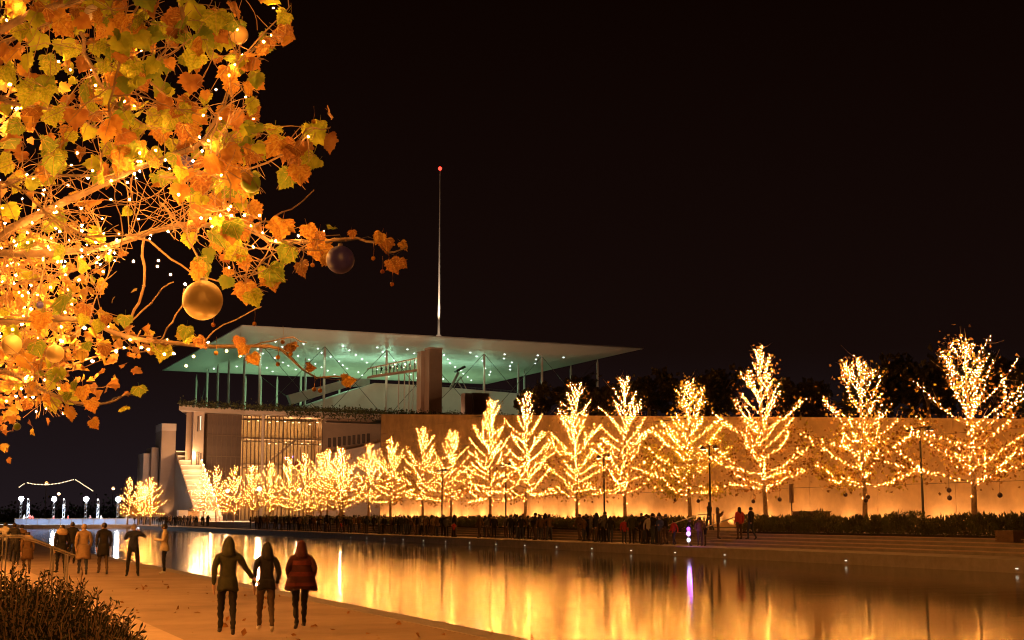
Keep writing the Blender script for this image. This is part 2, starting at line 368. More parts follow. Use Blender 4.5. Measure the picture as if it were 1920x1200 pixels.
MB().prism([(57.2, 286.7), (64.8, 288.9), (64.8, 300), (57.2, 300)], 0, PZ - 1.18).build('core', M['cladding'], pod)
# lit glass lobby, two bays
bay(65.2, 288.6, 73.9, 288.9, 1.2, PZ - 1.3, 10, 4, M['glass'], mull=.2)
bay(74.6, 291.2, 83.4, 291.6, 1.2, PZ - 1.6, 11, 4, M['glass'], mull=.14)
# lobby inside: glowing back wall, floors, stair flights
def lobbymat():
    m = bpy.data.materials.new('lit_lobby_wall'); m.use_nodes = True; N = m.node_tree.nodes; L = m.node_tree.links; b = N['Principled BSDF']
    b.inputs['Base Color'].default_value = (.62, .48, .30, 1); b.inputs['Roughness'].default_value = .7; return m
M['lobby'] = lobbymat()
MB().span((65, 299.5, 1), (84, 300, PZ - 1.5)).build('lobby_wall', M['lobby'], pod)
for z in (7.2, 13., 18.6): MB().span((65.2, 292.5, z), (83.4, 299.4, z + .4)).build('lobby_floor', M['clad_pale'], pod)
for x0, z0 in ((66, 7.6), (72, 13.4), (77, 7.6)): MB().prism([(x0, z0), (x0 + 6, z0 + 5), (x0 + 6, z0 + 5.5), (x0, z0 + .5)], 293, 294.2, 'y').build('lobby_stair', M['clad_pale'], pod)
pl_m = emit('lobby_lamp', (1, .66, .3), 8.)
plm = MB().lathe([(.01, .12), (.18, .1), (.24, 0), (.01, -.02)], n=10).mesh('lobby_lamp', pl_m)
rg = np.random.default_rng(4)
for z in (6.4, 12.2, 17.8, 22.4):
    for x in np.arange(66.2, 83.6, 1.9): link('lobby_lamp', plm, pod, loc=(x + rg.uniform(-.3, .3), rg.uniform(292.5, 297), z + rg.uniform(-.2, .3)))
    for x in (68, 72, 77, 81.5): lamp('lobby_light', 'POINT', (x, 295.0, z - .2), 330, (1, .58, .22), .3, pod)
for x, z, c in ((75.6, 14.6, (.25, .2, 1)), (77.3, 14.9, (.3, .2, 1)), (76.5, 14.1, (.5, .3, 1)), (79.6, 15, (.5, .9, .5)), (82.4, 14.4, (.6, .9, 1)), (70.6, 12.8, (.5, .4, 1))):
    MB().ball((x, 292.6, z), .2).build('coloured_lamp', emit('coloured_lamp', c, 6), pod)
MB().span((77.6, 292.2, 12.2), (79.6, 292.4, 13.9)).build('red_banner', mat('red_banner', (.5, .06, .03), .7), pod)
MB().tube([(69.1, 286.9, 1.1), (69.1, 286.9, PZ - 1.16)], .34, 12).build('round_column', M['clad_pale'], pod, True)
# recessed pale wall with slot windows and a rising ramp wall
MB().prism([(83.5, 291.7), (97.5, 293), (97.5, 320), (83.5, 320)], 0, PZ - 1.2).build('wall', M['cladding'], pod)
for k in range(9):
    f = MB().box((0, 0, 0), (.62, .16, 2.0)).build('window', M['dark_metal'], pod); f.location = (85.2 + k * 1.15, 291.75 + k * .105, 18.1 + k * .16)
    f.rotation_euler = (0, 0, .092); MB().box((0, -.05, 0), (.46, .1, 1.8)).build('pane', M['glassd'], f)
MB().prism([(80.5, 1.0), (96.8, 1.0), (96.8, 18.4), (84.2, 15.6), (80.5, 14.6)], 285.6, 286.6, 'y').build('ramp_wall', M['clad_pale'], pod)
MB().box((90.5, 291.6, PZ - 2.0), (13.2, .5, .16), rz=.09).build('ledge', M['dark_metal'], pod)
# slit windows on the narrow pale wall
for z0, z1, on, dx in ((19.6, 22.7, True, .75), (19.4, 22.6, False, .2), (10.6, 15.2, False, .15), (10.6, 15.2, False, .6), (10.4, 15., False, 1.05)):
    f = MB().box((0, 0, 0), (.26, .14, z1 - z0)).build('window', M['dark_metal'], pod); f.location = (54.6 + dx, 284.4 + dx * .37, (z0 + z1) / 2); f.rotation_euler = (0, 0, .36)
    MB().box((0, -.06, 0), (.16, .06, z1 - z0 - .15)).build('pane', emit('slit_glow', (1, .85, .6), 1.6) if on else M['glassd'], f)
# planting trailing over the terrace edge
rg = np.random.default_rng(8)
def edgeplants(p, q, n, z, drop, seed):
    rg = np.random.default_rng(seed); t = rg.uniform(0, 1, n); C = np.outer(1 - t, p) + np.outer(t, q); C += np.stack([rg.normal(0, .15, n), rg.normal(0, .25, n), np.abs(rg.normal(0, .5, n))], 1)
    C[:, 2] += z; b = MB().leaves(C, .5, rg, up=(0, 0, .6)); k = int(n * .35); D = np.outer(1 - t[:k], p) + np.outer(t[:k], q); D[:, 1] -= .15
    D[:, 2] += z - np.abs(rg.normal(0, drop, k)); return b.leaves(D, .45, rg, up=(0, 0, -.8))
for (p, q, n, dr, lab) in (((*V0, 0), (*V1, 0), 500, .05, 'thin grassy planting on the left roof edge'), ((*V1, 0), (*V2, 0), 350, .05, 'low planting on the projecting roof corner over the glass lobby'),
                           ((74.5, 289.2, 0), (96.5, 290.9, 0), 1500, .7, 'dark trailing plants hanging over the terrace edge'), ((96.5, 290.9, 0), (135, 292, 0), 1500, .3, 'dark planting along the terrace edge by the lift tower')):
    o = edgeplants(np.array(p, float), np.array(q, float), n, PZ, dr, n).build('terrace_planting', M['hedge']); tag(o, lab, 'planting', kind='stuff')

# canopy roof
CX0, CX1, CY0, CY1, CZ = 65.2, 165.2, 292.6, 392.6, 43.0
can = thing('energy_canopy', 'huge thin flat white canopy roof on slender columns', 'canopy', (115, 342, PZ))
cb = MB(); zb = CZ - PZ
A = [(-50, -50), (50, -50), (50, 50), (-50, 50)]; Bq = [(-38, -38), (38, -38), (38, 38), (-38, 38)]
lo = [(x, y, zb) for x, y in A]; li = [(x, y, zb - .9) for x, y in Bq]; ti = [(x, y, zb + .25) for x, y in A]
cb.add(lo + li + ti, [[0, 4, 5, 1], [1, 5, 6, 2], [2, 6, 7, 3], [3, 7, 4, 0], [4, 7, 6, 5], [0, 1, 9, 8], [1, 2, 10, 9], [2, 3, 11, 10], [3, 0, 8, 11], [8, 9, 10, 11]])
cb.build('roof_shell', M['canopy'], can)
cme = MB().lathe([(.12, 0), (.3, 1.0), (.3, zb - 2.2), (.1, zb - .9)], n=10).mesh('column', M['white_metal'], True)
cols = [(74, 312), (89.5, 312), (105, 312), (129.8, 310), (145.2, 309), (161, 309), (74.5, 391), (74.2, 374), (74.2, 360), (74.5, 348), (76, 337), (88, 388), (92.5, 388), (97, 387), (100, 372), (92, 338), (146.7, 327), (155.3, 342), (160.8, 324), (128, 350), (116, 388)]
for x, y in cols: link('column', cme, can, loc=(x - 115, y - 342, 0))
def cable(a, b): MB().tube([a, b], .07, 5).build('bracing_cable', M['dark_metal'], can)
for (a, b) in (((74, 312), (89.5, 312)), ((89.5, 312), (105, 312)), ((129.8, 310), (145.2, 309)), ((105, 312), (120, 312)), ((114, 312), (129.8, 310)), ((145.2, 309), (161, 309)), ((74.5, 374), (74.5, 391)), ((92.5, 388), (116, 388))):
    for p, q in ((a, b), (b, a)): cable((p[0] - 115, p[1] - 342, zb - 1.), (q[0] - 115, q[1] - 342, .5))
dlm = MB().lathe([(.01, -.06), (.14, -.05), (.16, .04), (.01, .05)], n=10).mesh('downlight', emit('canopy_downlight', (.86, 1., .92), 9.))
rg = np.random.default_rng(31)
for i in range(10):
    for j in range(9):
        x, y = -39 + i * 8.4 + (j % 2) * 4.2 + rg.uniform(-.8, .8), -33 + j * 8. + rg.uniform(-.8, .8)
        if x < 40: link('downlight', dlm, can, loc=(x, y, zb - .97))
for x in (74, 88, 101, 114, 127, 140, 153):
    lamp('edge_fill_light', 'POINT', (x + 2, 297.5, 26.5), 340, (1, .47, .24), .5)  # added fill, no known fittings: warms the front edge of the canopy
    lamp('canopy_spot', 'SPOT', (x, 309, 41.2), 1000, (.52, 1., .62), .3, spot=math.radians(105), aim=(0, .25, -1))
    for y, p in ((364, 950), (382, 850)): lamp('terrace_uplight', 'POINT', (x, y, 28.5), p, (.46, 1.0, .52), .6)
for x, y, p in ((100, 331.5, 2200), (112, 332, 3200), (126, 332, 2600), (138, 332, 1500)): lamp('pavilion_uplight', 'POINT', (x, y, 36.6), p * .30, (.48, 1.0, .66), .6)
# mast on the canopy
mast = thing('mast', 'tall thin white mast with red beacon on the canopy roof', 'mast', (113.9, 300, CZ + .25))
MB().lathe([(.7, 0), (.42, .7), (.32, 1.6), (.27, 4), (.22, 14), (.15, 28), (.08, 41.8)], n=10).build('pole', M['white_metal'], mast, True)
MB().lathe([(2., -.05), (1.5, .5), (.7, .9), (.55, 1.4)], n=12).build('base_collar', M['white_metal'], mast, True)
MB().ball((0, 0, 42.), .45).build('beacon', emit('beacon_red', (1, .035, .02), 4.5), mast, True)
for dx, dy in ((2.6, -3.2), (-2.8, -2.6)):
    lamp('mast_lamp', 'SPOT', (113.9 + dx, 300 + dy, CZ + .4), 20000, (1, .72, .5), .15, spot=math.radians(34), aim=(-dx * .09, -dy * .09, 1))
    lamp('mast_base_lamp', 'POINT', (113.9 + dx, 300 + dy, CZ + .6), 260, (1, .72, .5), .15)

# terrace buildings under the canopy
tb = thing('terrace_pavilion', 'pale library block with sloping parapet under the canopy', 'pavilion')
M['pav'] = mat('pavilion_wall', (.58, .56, .50), .6, noise=.07, scale=.3)
MB().prism([(85.6, 26.), (143.1, 26.), (143.1, 33.2), (118, 34.3), (104, 34.4), (88, 28.6)], 318, 345, 'y').build('wall', M['pav'], tb)
MB().prism([(85, 31.6), (101, 36.4), (106, 36.4), (106, 34.6), (101, 34.4), (86, 29.2)], 328, 330, 'y').build('parapet', M['pav'], tb)
rm = MB().box((0, 0, 0), (.06, .06, 1.1)).mesh('rail_post', M['dark_metal'])
for k in range(26): link('rail_post', rm, tb, loc=(118 + k, 318.6, 33.9 + .3 - k * .04))
MB().prism([(118, 34.8), (143, 33.8), (143, 33.9), (118, 34.9)], 318.55, 318.65, 'y').build('top_rail', M['dark_metal'], tb)
lt = thing('lift_tower', 'brown rectangular lift tower reaching up to the canopy', 'lift tower', (111.7, 296, 26.))
MB().span((-1.6, 0, -1.2), (1.6, 3.2, 15)).build('shaft', M['cladding'], lt); MB().span((-2.4, 3.4, -1.2), (1.0, 6.2, 14.6)).build('rear_shaft', M['clad_pale'], lt)
MB().span((-1.66, -.06, 14.7), (1.66, 3.26, 15.1)).build('cap', M['clad_pale'], lt)
bx = thing('service_box', 'low brown service block on the terrace beside the lift tower', 'service block', (120., 290.5, 25))
MB().span((-1.1, 0, -.4), (3., 3.4, 5.3)).build('body', M['cladding'], bx); MB().span((-2.9, .5, -.4), (-1.2, 3., 5.2)).build('side_cabinet', M['clad_pale'], bx)
wk = thing('walkway', 'covered sloping walkway with glass sides rising to the lift tower', 'walkway')
def slope(z0, z1, x0, x1, th, ya, yb, nm, m): MB().prism([(x0, z0), (x1, z1), (x1, z1 + th), (x0, z0 + th)], ya, yb, 'y').build(nm, m, wk)
slope(34.2, 36.5, 98.5, 111.4, .5, 303.5, 307, 'floor', M['clad_pale']); slope(36.4, 39.6, 98.5, 111.4, .25, 303.3, 307.2, 'roof', M['clad_pale'])
for k in range(13):
    x = 98.7 + k * 1.05; z0 = 34.7 + (x - 98.5) * .178; z1 = 36.4 + (x - 98.5) * .248; MB().span((x - .06, 303.6, z0), (x + .06, 303.75, z1)).build('post', M['dark_metal'], wk)
    if k < 12: MB().prism([(x + .08, z0), (x + .97, z0 + .16), (x + .97, z0 + 1.2), (x + .08, z0 + 1.05)], 303.66, 303.7, 'y').build('glass_panel', M['glass'], wk)
for x in (105.6, 107, 108.2, 109.2, 110.2, 111.): MB().tube([(x, 304.5, 25), (x, 304.5, 36.)], .13, 8).build('slender_column', M['white_metal'], wk, True)
for x, z in ((101.5, 36.4), (104.5, 37.2), (107.5, 37.9), (110, 38.5)):
    MB().ball((x, 305.5, z), .16).build('ceiling_lamp', emit('walkway_lamp', (1, .8, .5), 18), wk); lamp('walkway_light', 'POINT', (x, 305.2, z - .3), 160, (1, .7, .36), .2)
sc_ = thing('telescope_frame', 'tilted steel strut frame with a dark panel on the terrace', 'frame', (126.5, 318.2, 33.6))
for a, b, r in (((-2.6, 0, 0), (-.3, 0, 4.4), .35), ((1.2, .5, 0), (-.6, .4, 2.4), .15), ((2., 0, 0), (.2, 0, 3.4), .12), ((-1.6, .6, 0), (.3, .6, 3.2), .1)): MB().tube([a, b], r, 6).build('strut', M['steel'], sc_)
MB().box((.1, 0, 5.2), (2.8, 1.6, .5), tilt=Matrix.Rotation(-.5, 3, 'Y')).build('panel', M['dark_metal'], sc_)
for x, lab in ((101, 'dark bush on the terrace left of the second column'), (107.5, 'dark bush on the terrace beside the slender columns'), (119, 'dark bush on the terrace right of the lift tower'), (127.5, 'dark bush at the far right of the terrace wall')):
    rg = np.random.default_rng(int(x * 7)); n = 420; C = rg.normal(0, 1, (n, 3)) * np.array([2.1, .7, .9]); C[:, 2] = np.abs(C[:, 2])
    t = thing('terrace_bush', lab, 'bush', (x, 312.5 if x < 112 else 308, PZ + .4)); MB().leaves(C, .6, rg, up=(0, 0, .9), asp=.3).build('foliage', M['hedge'], t, kind='stuff')
    MB().tube([(0, 0, -.5), (0, 0, 1.)], .12, 5).build('stem', M['bark'], t)

# big outdoor stair with its side walls and chimney
st = thing('great_stair', 'broad outdoor stair lit with warm strips beside the building', 'stairs', (51, 263.5, 1))
ns = 14; run, rise = 27.4 / ns, 14.6 / ns
for k in range(ns):
    MB().span((.25, run * k, -1), (4.4, run * ns, rise * (k + 1) - .12)).build('flight', M['clad_pale'], st)
    MB().span((.3, run * k - .16, rise * (k + 1) - .12), (4.4, run * (k + 1) - .25, rise * (k + 1))).build('landing', M['clad_pale'], st)
    MB().span((.35, run * k - .05, rise * (k + 1) - .24), (4.35, run * k - .01, rise * (k + 1) - .14)).build('light_strip', emit('stair_strip', (1, .62, .27), 2.2) if k == 0 else bpy.data.materials['stair_strip'], st)
    MB().ball((4.75, run * (k + .5), rise * (k + 1) + 1.0), .16).build('bead_lamp', emit('stair_bead', (1, .74, .4), 12.) if k == 0 else bpy.data.materials['stair_bead'], st)
    if k % 2 == 0: lamp('stair_light', 'POINT', (51 + 3.0, 263.5 + run * (k + .3), 1 + rise * (k + 1) + 2.0), 800, (1, .60, .27), .3, )
MB().prism([(-.3, -1), (27.4, -1), (27.4, 15.3), (26.6, 15.3), (-.3, .9)], 0, .22, 'x').build('side_wall', M['cladding'], st)
MB().prism([(-.3, -1), (27.4, -1), (27.4, 15.3), (26.6, 15.3), (-.3, .9)], 4.45, 5.0, 'x').build('parapet', M['clad_pale'], st)
MB().span((-2.9, 24.4, -1), (-.01, 32, 20.0)).build('chimney', M['cladding'], st); MB().span((-2.95, 24.35, 18.6), (.02, 32.05, 20.1)).build('chimney_cap', M['clad_pale'], st)
MB().span((-4.4, 27, -1), (-2.92, 34, 15.2)).build('side_block', M['cladding'], st); MB().span((-5.8, 28.4, -1), (-4.42, 36, 14.0)).build('side_block', M['clad_pale'], st)
MB().prism([(-2.9, -1), (-.35, -1), (-.35, 15.3), (-2.9, 15.3)], 26, 27, 'y').build('end_wall', M['cladding'], st)
lamp('stair_foot_light', 'SPOT', (49.7, 286.8, 1.3), 700, (1, .6, .28), .2, spot=math.radians(60), aim=(.02, .25, 1))
bt = thing('booth', 'small pale booth with a terracotta counter at the stair foot', 'booth', (48.2, 250, 1.1))
MB().span((-1.3, 0, -1), (.8, 1.6, 1.8)).build('counter', M['wall'], bt); MB().span((-3., -.2, -1), (-1.35, 1.6, 2.0)).build('panel', M['white_metal'], bt)

# ------------------------------------------------------------------ lit trees of the far bank
def limb_curve(o, az, el, L, rg, up=.35, n=7):
    d = np.array([math.cos(az) * math.cos(el), math.sin(az) * math.cos(el), math.sin(el)]); P = [np.array(o, float)]
    for k in range(n - 1):
        d = d + np.array([0, 0, up / n]) + rg.normal(0, .09, 3); d /= np.linalg.norm(d); P.append(P[-1] + d * L / (n - 1))
    return np.array(P)
def resample(P, step):
    s = np.concatenate([[0], np.cumsum(np.linalg.norm(np.diff(P, axis=0), axis=1))]); q = np.arange(step * .5, s[-1], step)
    return np.stack([np.interp(q, s, P[:, i]) for i in range(3)], 1)
def lit_tree(seed, H, R, loc, label, group, split, leafy=1., yellow=.2, nl=36, z0=2.2, bare=.35, bulb=.022, step=.155, bmat='bulb', leafs=.19, forks=.35, lobed=False):
    rg = np.random.default_rng(seed); t = thing('lit_tree', label, 'tree', loc, 0, group)
    lean = rg.normal(0, .012, 2); zs = np.linspace(0, H, 14)
    tp = np.stack([lean[0] * zs + .06 * np.sin(zs * .8 + seed), lean[1] * zs + .06 * np.cos(zs * .7 + seed), zs], 1)
    def trunk_at(z): return np.array([np.interp(z, zs, tp[:, 0]), np.interp(z, zs, tp[:, 1]), z])
    MB().tube(tp, np.interp(zs, [0, 1, H], [.17, .14, .025]), 8).build('trunk', M['bark'], t, True)
    ab, al, LC = MB(), MB(), []; tips = []
    az = rg.uniform(0, 6.28)
    for i in range(nl):
        f = (i + .5) / nl; z = z0 + (H * .97 - z0) * f ** 1.12; az += 2.4 + rg.normal(0, .25)
        prof = 1.16 * (1 - f) ** .64 + .08 if f > .18 else .88 + .7 * f
        L = R * min(prof, 1.05) * rg.choice([.7, .9, 1., 1.1, 1.2]) * rg.uniform(.9, 1.1) * 1.12 + .15; el = math.radians(3 + 52 * f + rg.normal(0, 9))
        P = limb_curve(trunk_at(z), az, el, L, rg, .38 + .45 * f); br = [(P, .045 * (1 - f) + .014)]
        if rg.uniform() < forks and L > .8:
            k = rg.integers(2, 4); br.append((limb_curve(P[k], az + rg.choice([-1, 1]) * rg.uniform(.5, .9), el + .2, L * .55, rg, .4), .018))
        lb, bb = MB(), MB()
        for Q, r in br:
            lb.tube(Q, np.linspace(r, .008, len(Q)), 5); S = resample(Q, step); k = len(S); a = np.arange(k) * 1.9
            S = S + .05 * np.stack([np.cos(a), np.sin(a), np.sin(a * 1.7)], 1) + rg.normal(0, .022, (k, 3))
            bb.octas(S[rg.uniform(size=k) > .06], bulb)
            tips.append((Q, f))
        if split:
            lo_ = lb.build('limb', M['bark'], t); bb.build('light_string', M[bmat], lo_, kind='stuff')
        else:
            for a_, b_ in ((ab, lb), (al, bb)):
                for V, F in zip(b_.V, b_.F):
                    a_.V.append(V); a_.F.append(F + (a_.n - (F.min() - F.min()))); a_.M.append(np.zeros(len(F), int))
                a_.n += b_.n
    S = resample(tp[tp[:, 2] >= z0 * .55], .16); a = np.arange(len(S)) * 1.6; rr = np.interp(S[:, 2], [0, H], [.2, .06])
    S = S + np.stack([np.cos(a) * rr, np.sin(a) * rr, 0 * a], 1); S = S[rg.uniform(size=len(S)) < np.where(S[:, 2] < z0 * 1.2, .45, .8)]
    tb_ = MB().octas(S, bulb)
    if split: tb_.build('light_string', M[bmat], t, kind='stuff')
    else:
        ab.build('limbs', M['bark'], t, kind='stuff')
        al.V.append(tb_.V[0]); al.F.append(tb_.F[0] + al.n); al.M.append(np.zeros(len(tb_.F[0]), int)); al.n += tb_.n
        al.build('light_string', M[bmat], t, kind='stuff')
    C = []
    for Q, f in tips:                                       # leaves hang about the outer limbs, thinner towards the top
        n = int(rg.poisson(34 * leafy * (1.15 - f) * (2 if f < bare else .55)))
        u = rg.uniform(.25, 1.12, n); i = np.clip((u * (len(Q) - 1)).astype(int), 0, len(Q) - 2); w = (u * (len(Q) - 1) - i)[:, None]
        base = Q[i] * (1 - w) + Q[i + 1] * w; C.append(base + rg.normal(0, .26, (n, 3)))
    C = np.vstack(C); n = len(C); mi = (rg.uniform(size=n) < yellow).astype(int)
    MB().leaves(C, leafs, rg, m=mi, up=(0, 0, -.35), asp=.8, lobed=lobed).build('foliage', [M['fol_o'], M['fol_y']], t, kind='stuff')
    tw = MB()
    for Q, f in tips:
        for _ in range(2):
            i = rg.integers(2, len(Q)); d = rg.normal(0, .3, 3) + (Q[-1] - Q[0]) * .16; tw.tube([Q[i - 1], Q[i - 1] + d * .6, Q[i - 1] + d * 1.1 + np.array([0, 0, .12])], [.011, .008, .004], 3, cap=False)
    tw.build('twigs', M['twig'], t, kind='stuff'); return t
ROW = [52.1, 61.2, 70.0, 79.6, 87.6, 96.3, 105.1, 114.0, 122.5, 131.5, 140., 149., 157.5, 166.]
ZTOP = [10.4, 10.5, 12.3, 11.1, 12.0, 12.4, 12.4, 12.5, 10.0, 10.9, 10.3, 9.9, 10., 10.2]
LAB = ['rightmost lit tree with wide lower boughs and a forked top', 'lit tree second from the right with spreading top and yellow lower leaves', 'tall conical lit tree with a bright pointed tip above the long wall',
       'lit tree with glowing yellow leaves behind the twin lamp post', 'slim conical lit tree above the crowd, left of the yellow-leaved tree', 'lit tree under the right tip of the flat canopy', 'lit tree right of the service block, with an open pale crown',
       'lit tree with a leaning tip in front of the end of the terrace', 'shorter lit tree seen below the lift tower and left of the leaning one', 'lit tree with thick boughs before the left end of the long wall']
R_ = [3.4, 2.95, 2.9, 2.8, 2.7, 2.7, 2.7, 2.8, 2.6, 2.7, 2.4, 2.5, 2.5, 2.5]
TG = 'fairy-lit trees in a row along the far bank'
ORD = ['', 'first', 'second', 'third', 'fourth', 'fifth', 'sixth', 'seventh', 'eighth', 'ninth', 'tenth', 'eleventh', 'twelfth']
for i, y in enumerate(ROW):
    lab = LAB[i] if i < len(LAB) else '%s lit tree to the left of the tree before the wall end' % ORD[i - len(LAB) + 1]
    lit_tree(100 + i, ZTOP[i] - 1.15, R_[i], (48 + (.3 if i % 2 else -.2), y, 1.15), lab, TG, i < 9, leafy=[1.8, 1.8, 1.3, 2.6, 1.1, 1.3, 1., 1.0, 1.0, 1.1, 1.1, 1.1, 1.2, 1.2][i],
             yellow=[.25, .45, .1, .85, .1, .4, .1, .2, .1, .2, .1, .1, .3, .1][i], nl=[36, 34, 38, 38, 38, 38, 38, 38, 36, 36, 34, 34, 34, 34][i], forks=.45 + .1 * (i % 3), step=.115 if i < 8 else .18, bulb=.0130 if i < 8 else .0145, bmat='bulb' if i < 8 else 'bulb_dim')
for i, (px, ht) in enumerate([(640, 846), (605, 848), (572, 852), (545, 858), (508, 866), (476, 872), (440, 876), (408, 874), (385, 880)]):
    yy = [175., 184, 192, 200., 210, 219, 229, 238, 247][i]; p = on_y(px, ht, yy)
    lit_tree(140 + i, max(p[2] - 1.1, 6.), 2.5, (p[0], yy, 1.1), '%s bushy lit tree before the glass building, counted from its right end' % ORD[i + 1], 'fairy-lit trees before the glass building', False,
             leafy=1.2, yellow=.2, nl=34, bmat='bulb_dim', bulb=.0150, step=.19, z0=1.6)
for i, (px, ht, yy) in enumerate([(285, 897, 240), (262, 905, 252), (243, 896, 262), (272, 912, 246)]):
    p = on_y(px, ht, yy); lit_tree(160 + i, p[2] - .45, [2.6, 2., 1.9, 2.][i], (p[0], yy, .45), ['rightmost and fullest lit tree of the small cluster left of the great stair', 'low lit tree in the middle of the small cluster by the rink', 'slim leftmost lit tree of the small cluster by the rink', 'lit tree at the back of the small cluster left of the great stair'][i],
                                   'small cluster of lit trees by the rink', False, leafy=1.2, nl=34, bmat='bulb_dim', bulb=.0150, step=.19, z0=1.4)
M['mast_grey'] = mat('mast_grey', (.16, .16, .17), .5, metal=.3, noise=.1)
M['globe'] = emit('globe_glass', (1, .72, .42), 14)
# dark baubles hanging under the nearest trees
bau = MB().ball((0, 0, 0), .13).ball((0, 0, .13), .03, 6, 4).tube([(0, 0, .14), (.01, 0, .6), (0, 0, 1.15)], .008, 4).mesh('bauble', mat('dark_bauble', (.06, .035, .03), .3, metal=.3), True)
for i, offs in enumerate((((-1.5, .2, 3.), (1.3, -.4, 2.9), (2.1, .3, 3.3)), ((-1.2, -.3, 2.85), (-.5, .4, 3.05), (1.2, .2, 3.2)), ((-1.3, .2, 3.), (.9, -.2, 2.9)), ((1.1, .1, 3.1), (-1.5, .3, 3.0)))):
    for dy, dx, z in offs:
        o = link('bauble', bau, loc=(47.8 + dx, ROW[i] + dy, z)); tag(o, 'small dark bauble hanging under the lit trees by the long wall', 'bauble', 'dark baubles under the far trees')
for px, Y, lab in ((485, 232, 'bright white globe lamp among the trees before the glass building'), (560, 238, 'added globe lamp behind the trees right of the bright one'), (640, 236, 'added globe lamp behind the trees below the recessed wall'), (425, 250, 'added globe lamp behind the trees left of the glass lobby')):  # only the bright globe is known; the others are added to warm the facade
    x = x_of_px(px, Y); t = thing('plaza_lamp', lab, 'lamp', (x, Y, 1.12), 0, 'globe lamps on the paved square')
    MB().tube([(0, 0, 0), (0, 0, 5.2)], .09, 8).build('post', M['dark_metal'], t, True); MB().ball((0, 0, 5.5), .36, 14, 10).build('globe', M['globe'], t, True); lamp('plaza_light', 'POINT', (x, Y - .1, 7.4), 9500, (1, .56, .30), .4)
# dark trees on the slope behind the wall
rg = np.random.default_rng(77)
DT = [(1000, 735, 130, 'dark tree at the right end of the terrace'), (1070, 705, 125, 'tall dark tree behind the wall under the canopy tip'), (1140, 720, 118, 'dark tree just right of the canopy columns'), (1215, 700, 112, 'broad dark tree right of the canopy tip'),
      (1340, 690, 104, 'dark tree behind the left side of the tall conical lit tree'), (1500, 712, 96, 'low dark tree behind the wall between two lit trees'), (1640, 690, 90, 'dark tree behind the second lit tree from the right'), (1735, 668, 86, 'tall dark tree left of the rightmost lit tree'), (1860, 672, 82, 'dark tree at the right edge above the wall')]
for px, py, Y, lab in DT:
    X = max(x_of_px(px, Y), 60); P = on_y(px, py, Y); X = P[0]; z0 = wtop(Y) - .4; h = P[2] - z0
    if X < 59: X = 60.
    t = thing('dark_tree', lab, 'tree', (X, Y, z0), 0, 'dark trees on the slope behind the wall'); n = 1500
    cl = rg.normal(0, 1, (26, 3)) * np.array([.24, .24, .2]) * h + np.array([0, 0, h * .62]); C = cl[rg.integers(0, 26, n)] + rg.normal(0, .07 * h, (n, 3)); C = C[C[:, 2] < h * 1.02]
    MB().leaves(C, .62, rg).build('crown', M['darktree'], t, kind='stuff')
    b = MB().tube([(0, 0, -.5), (.1, 0, h * .35), (.1, .2, h * .7)], [.22, .16, .06], 7)
    for k in range(6): b.tube([(.1, 0, h * (.3 + .06 * k)), cl[k] * np.array([.6, .6, .9]), cl[k]], [.08, .05, .02], 4)
    b.build('trunk', M['bark'], t)

# hedges of the far bank
def hedge(ya, yb, n, label, seed, xa=44.3, xb=46.2, h=1.0, size=.24):
    rg = np.random.default_rng(seed); y = rg.uniform(ya, yb, n); x = rg.uniform(xa, xb, n); top = h * (.72 + .22 * np.sin(y * 1.3) * np.sin(y * .37 + 1) + .12 * np.sin(y * 4.1))
    z = 1.0 + top * rg.uniform(0, 1, n) ** .6; t = thing('hedge', label, 'hedge', (0, 0, 0))
    MB().leaves(np.stack([x, y, z], 1), size, rg, up=(0, 0, .9), asp=.32).build('foliage', M['hedge'], t, kind='stuff')
    MB().span((xa + .2, ya, .5), (xb - .1, yb, 1.12)).build('soil', M['soil'], t); return t
hedge(24, YS0 - .1, 24000, 'long dark hedge to the right of the far stair', 5, h=1.15); hedge(YS1 + .1, 118, 17000, 'long dark hedge behind the crowd to the left of the far stair', 6); hedge(118.5, 190, 8000, 'far end of the hedge before the glass building', 7, size=.3)

# twin-headed lamp posts on the upper path
def lamp_post(y, label, zt=6.5):
    t = thing('lamp_post', label, 'lamp post', (46.4, y, 1.12), 0, 'twin-headed lamp posts along the far bank'); h = zt - 1.12
    MB().tube([(0, 0, 0), (0, 0, h)], [.07, .05], 8).build('post', M['dark_metal'], t, True); MB().tube([(0, 0, 0), (0, 0, .35)], .11, 8).build('base', M['dark_metal'], t)
    MB().tube([(0, .75, h - .1), (0, -.75, h - .1)], .035, 6).build('crossarm', M['dark_metal'], t)
    for s in (-1, 1):
        hd = MB().lathe([(.02, .16), (.12, .12), (.2, .0), (.24, -.1)], (0, s * .75, h - .2), 12).build('lamp_head', M['dark_metal'], t, True)
        MB().lathe([(.01, -.11), (.2, -.1), (.21, -.08)], (0, s * .75, h - .2), 12).build('lens', M['lens'], hd)
    return t
M['lens'] = emit('lamp_lens', (1, .74, .45), 3.2)
for y, lab in ((54.2, 'twin-headed lamp post beside the rightmost lit tree'), (73.9, 'twin-headed lamp post in front of the yellow-leaved lit tree'), (88.2, 'twin-headed lamp post under the canopy tip, left of the far stair'), (106., 'twin-headed lamp post behind the middle of the crowd'), (121, 'distant twin-headed lamp post left of the middle of the crowd')): lamp_post(y, lab)
sg = thing('sign_post', 'thin post with an upright narrow sign panel beside the tall lit tree', 'sign', (46.6, y_of_px(1485, 46.6), 1.1))
MB().tube([(0, 0, 0), (0, 0, 1.9)], .03, 6).build('post', M['dark_metal'], sg); MB().box((0, 0, 2.2), (.08, .34, 1.05)).build('panel', M['wood'], sg); MB().box((-.05, 0, 2.2), (.02, .2, .95)).build('face', M['cladding'], sg)
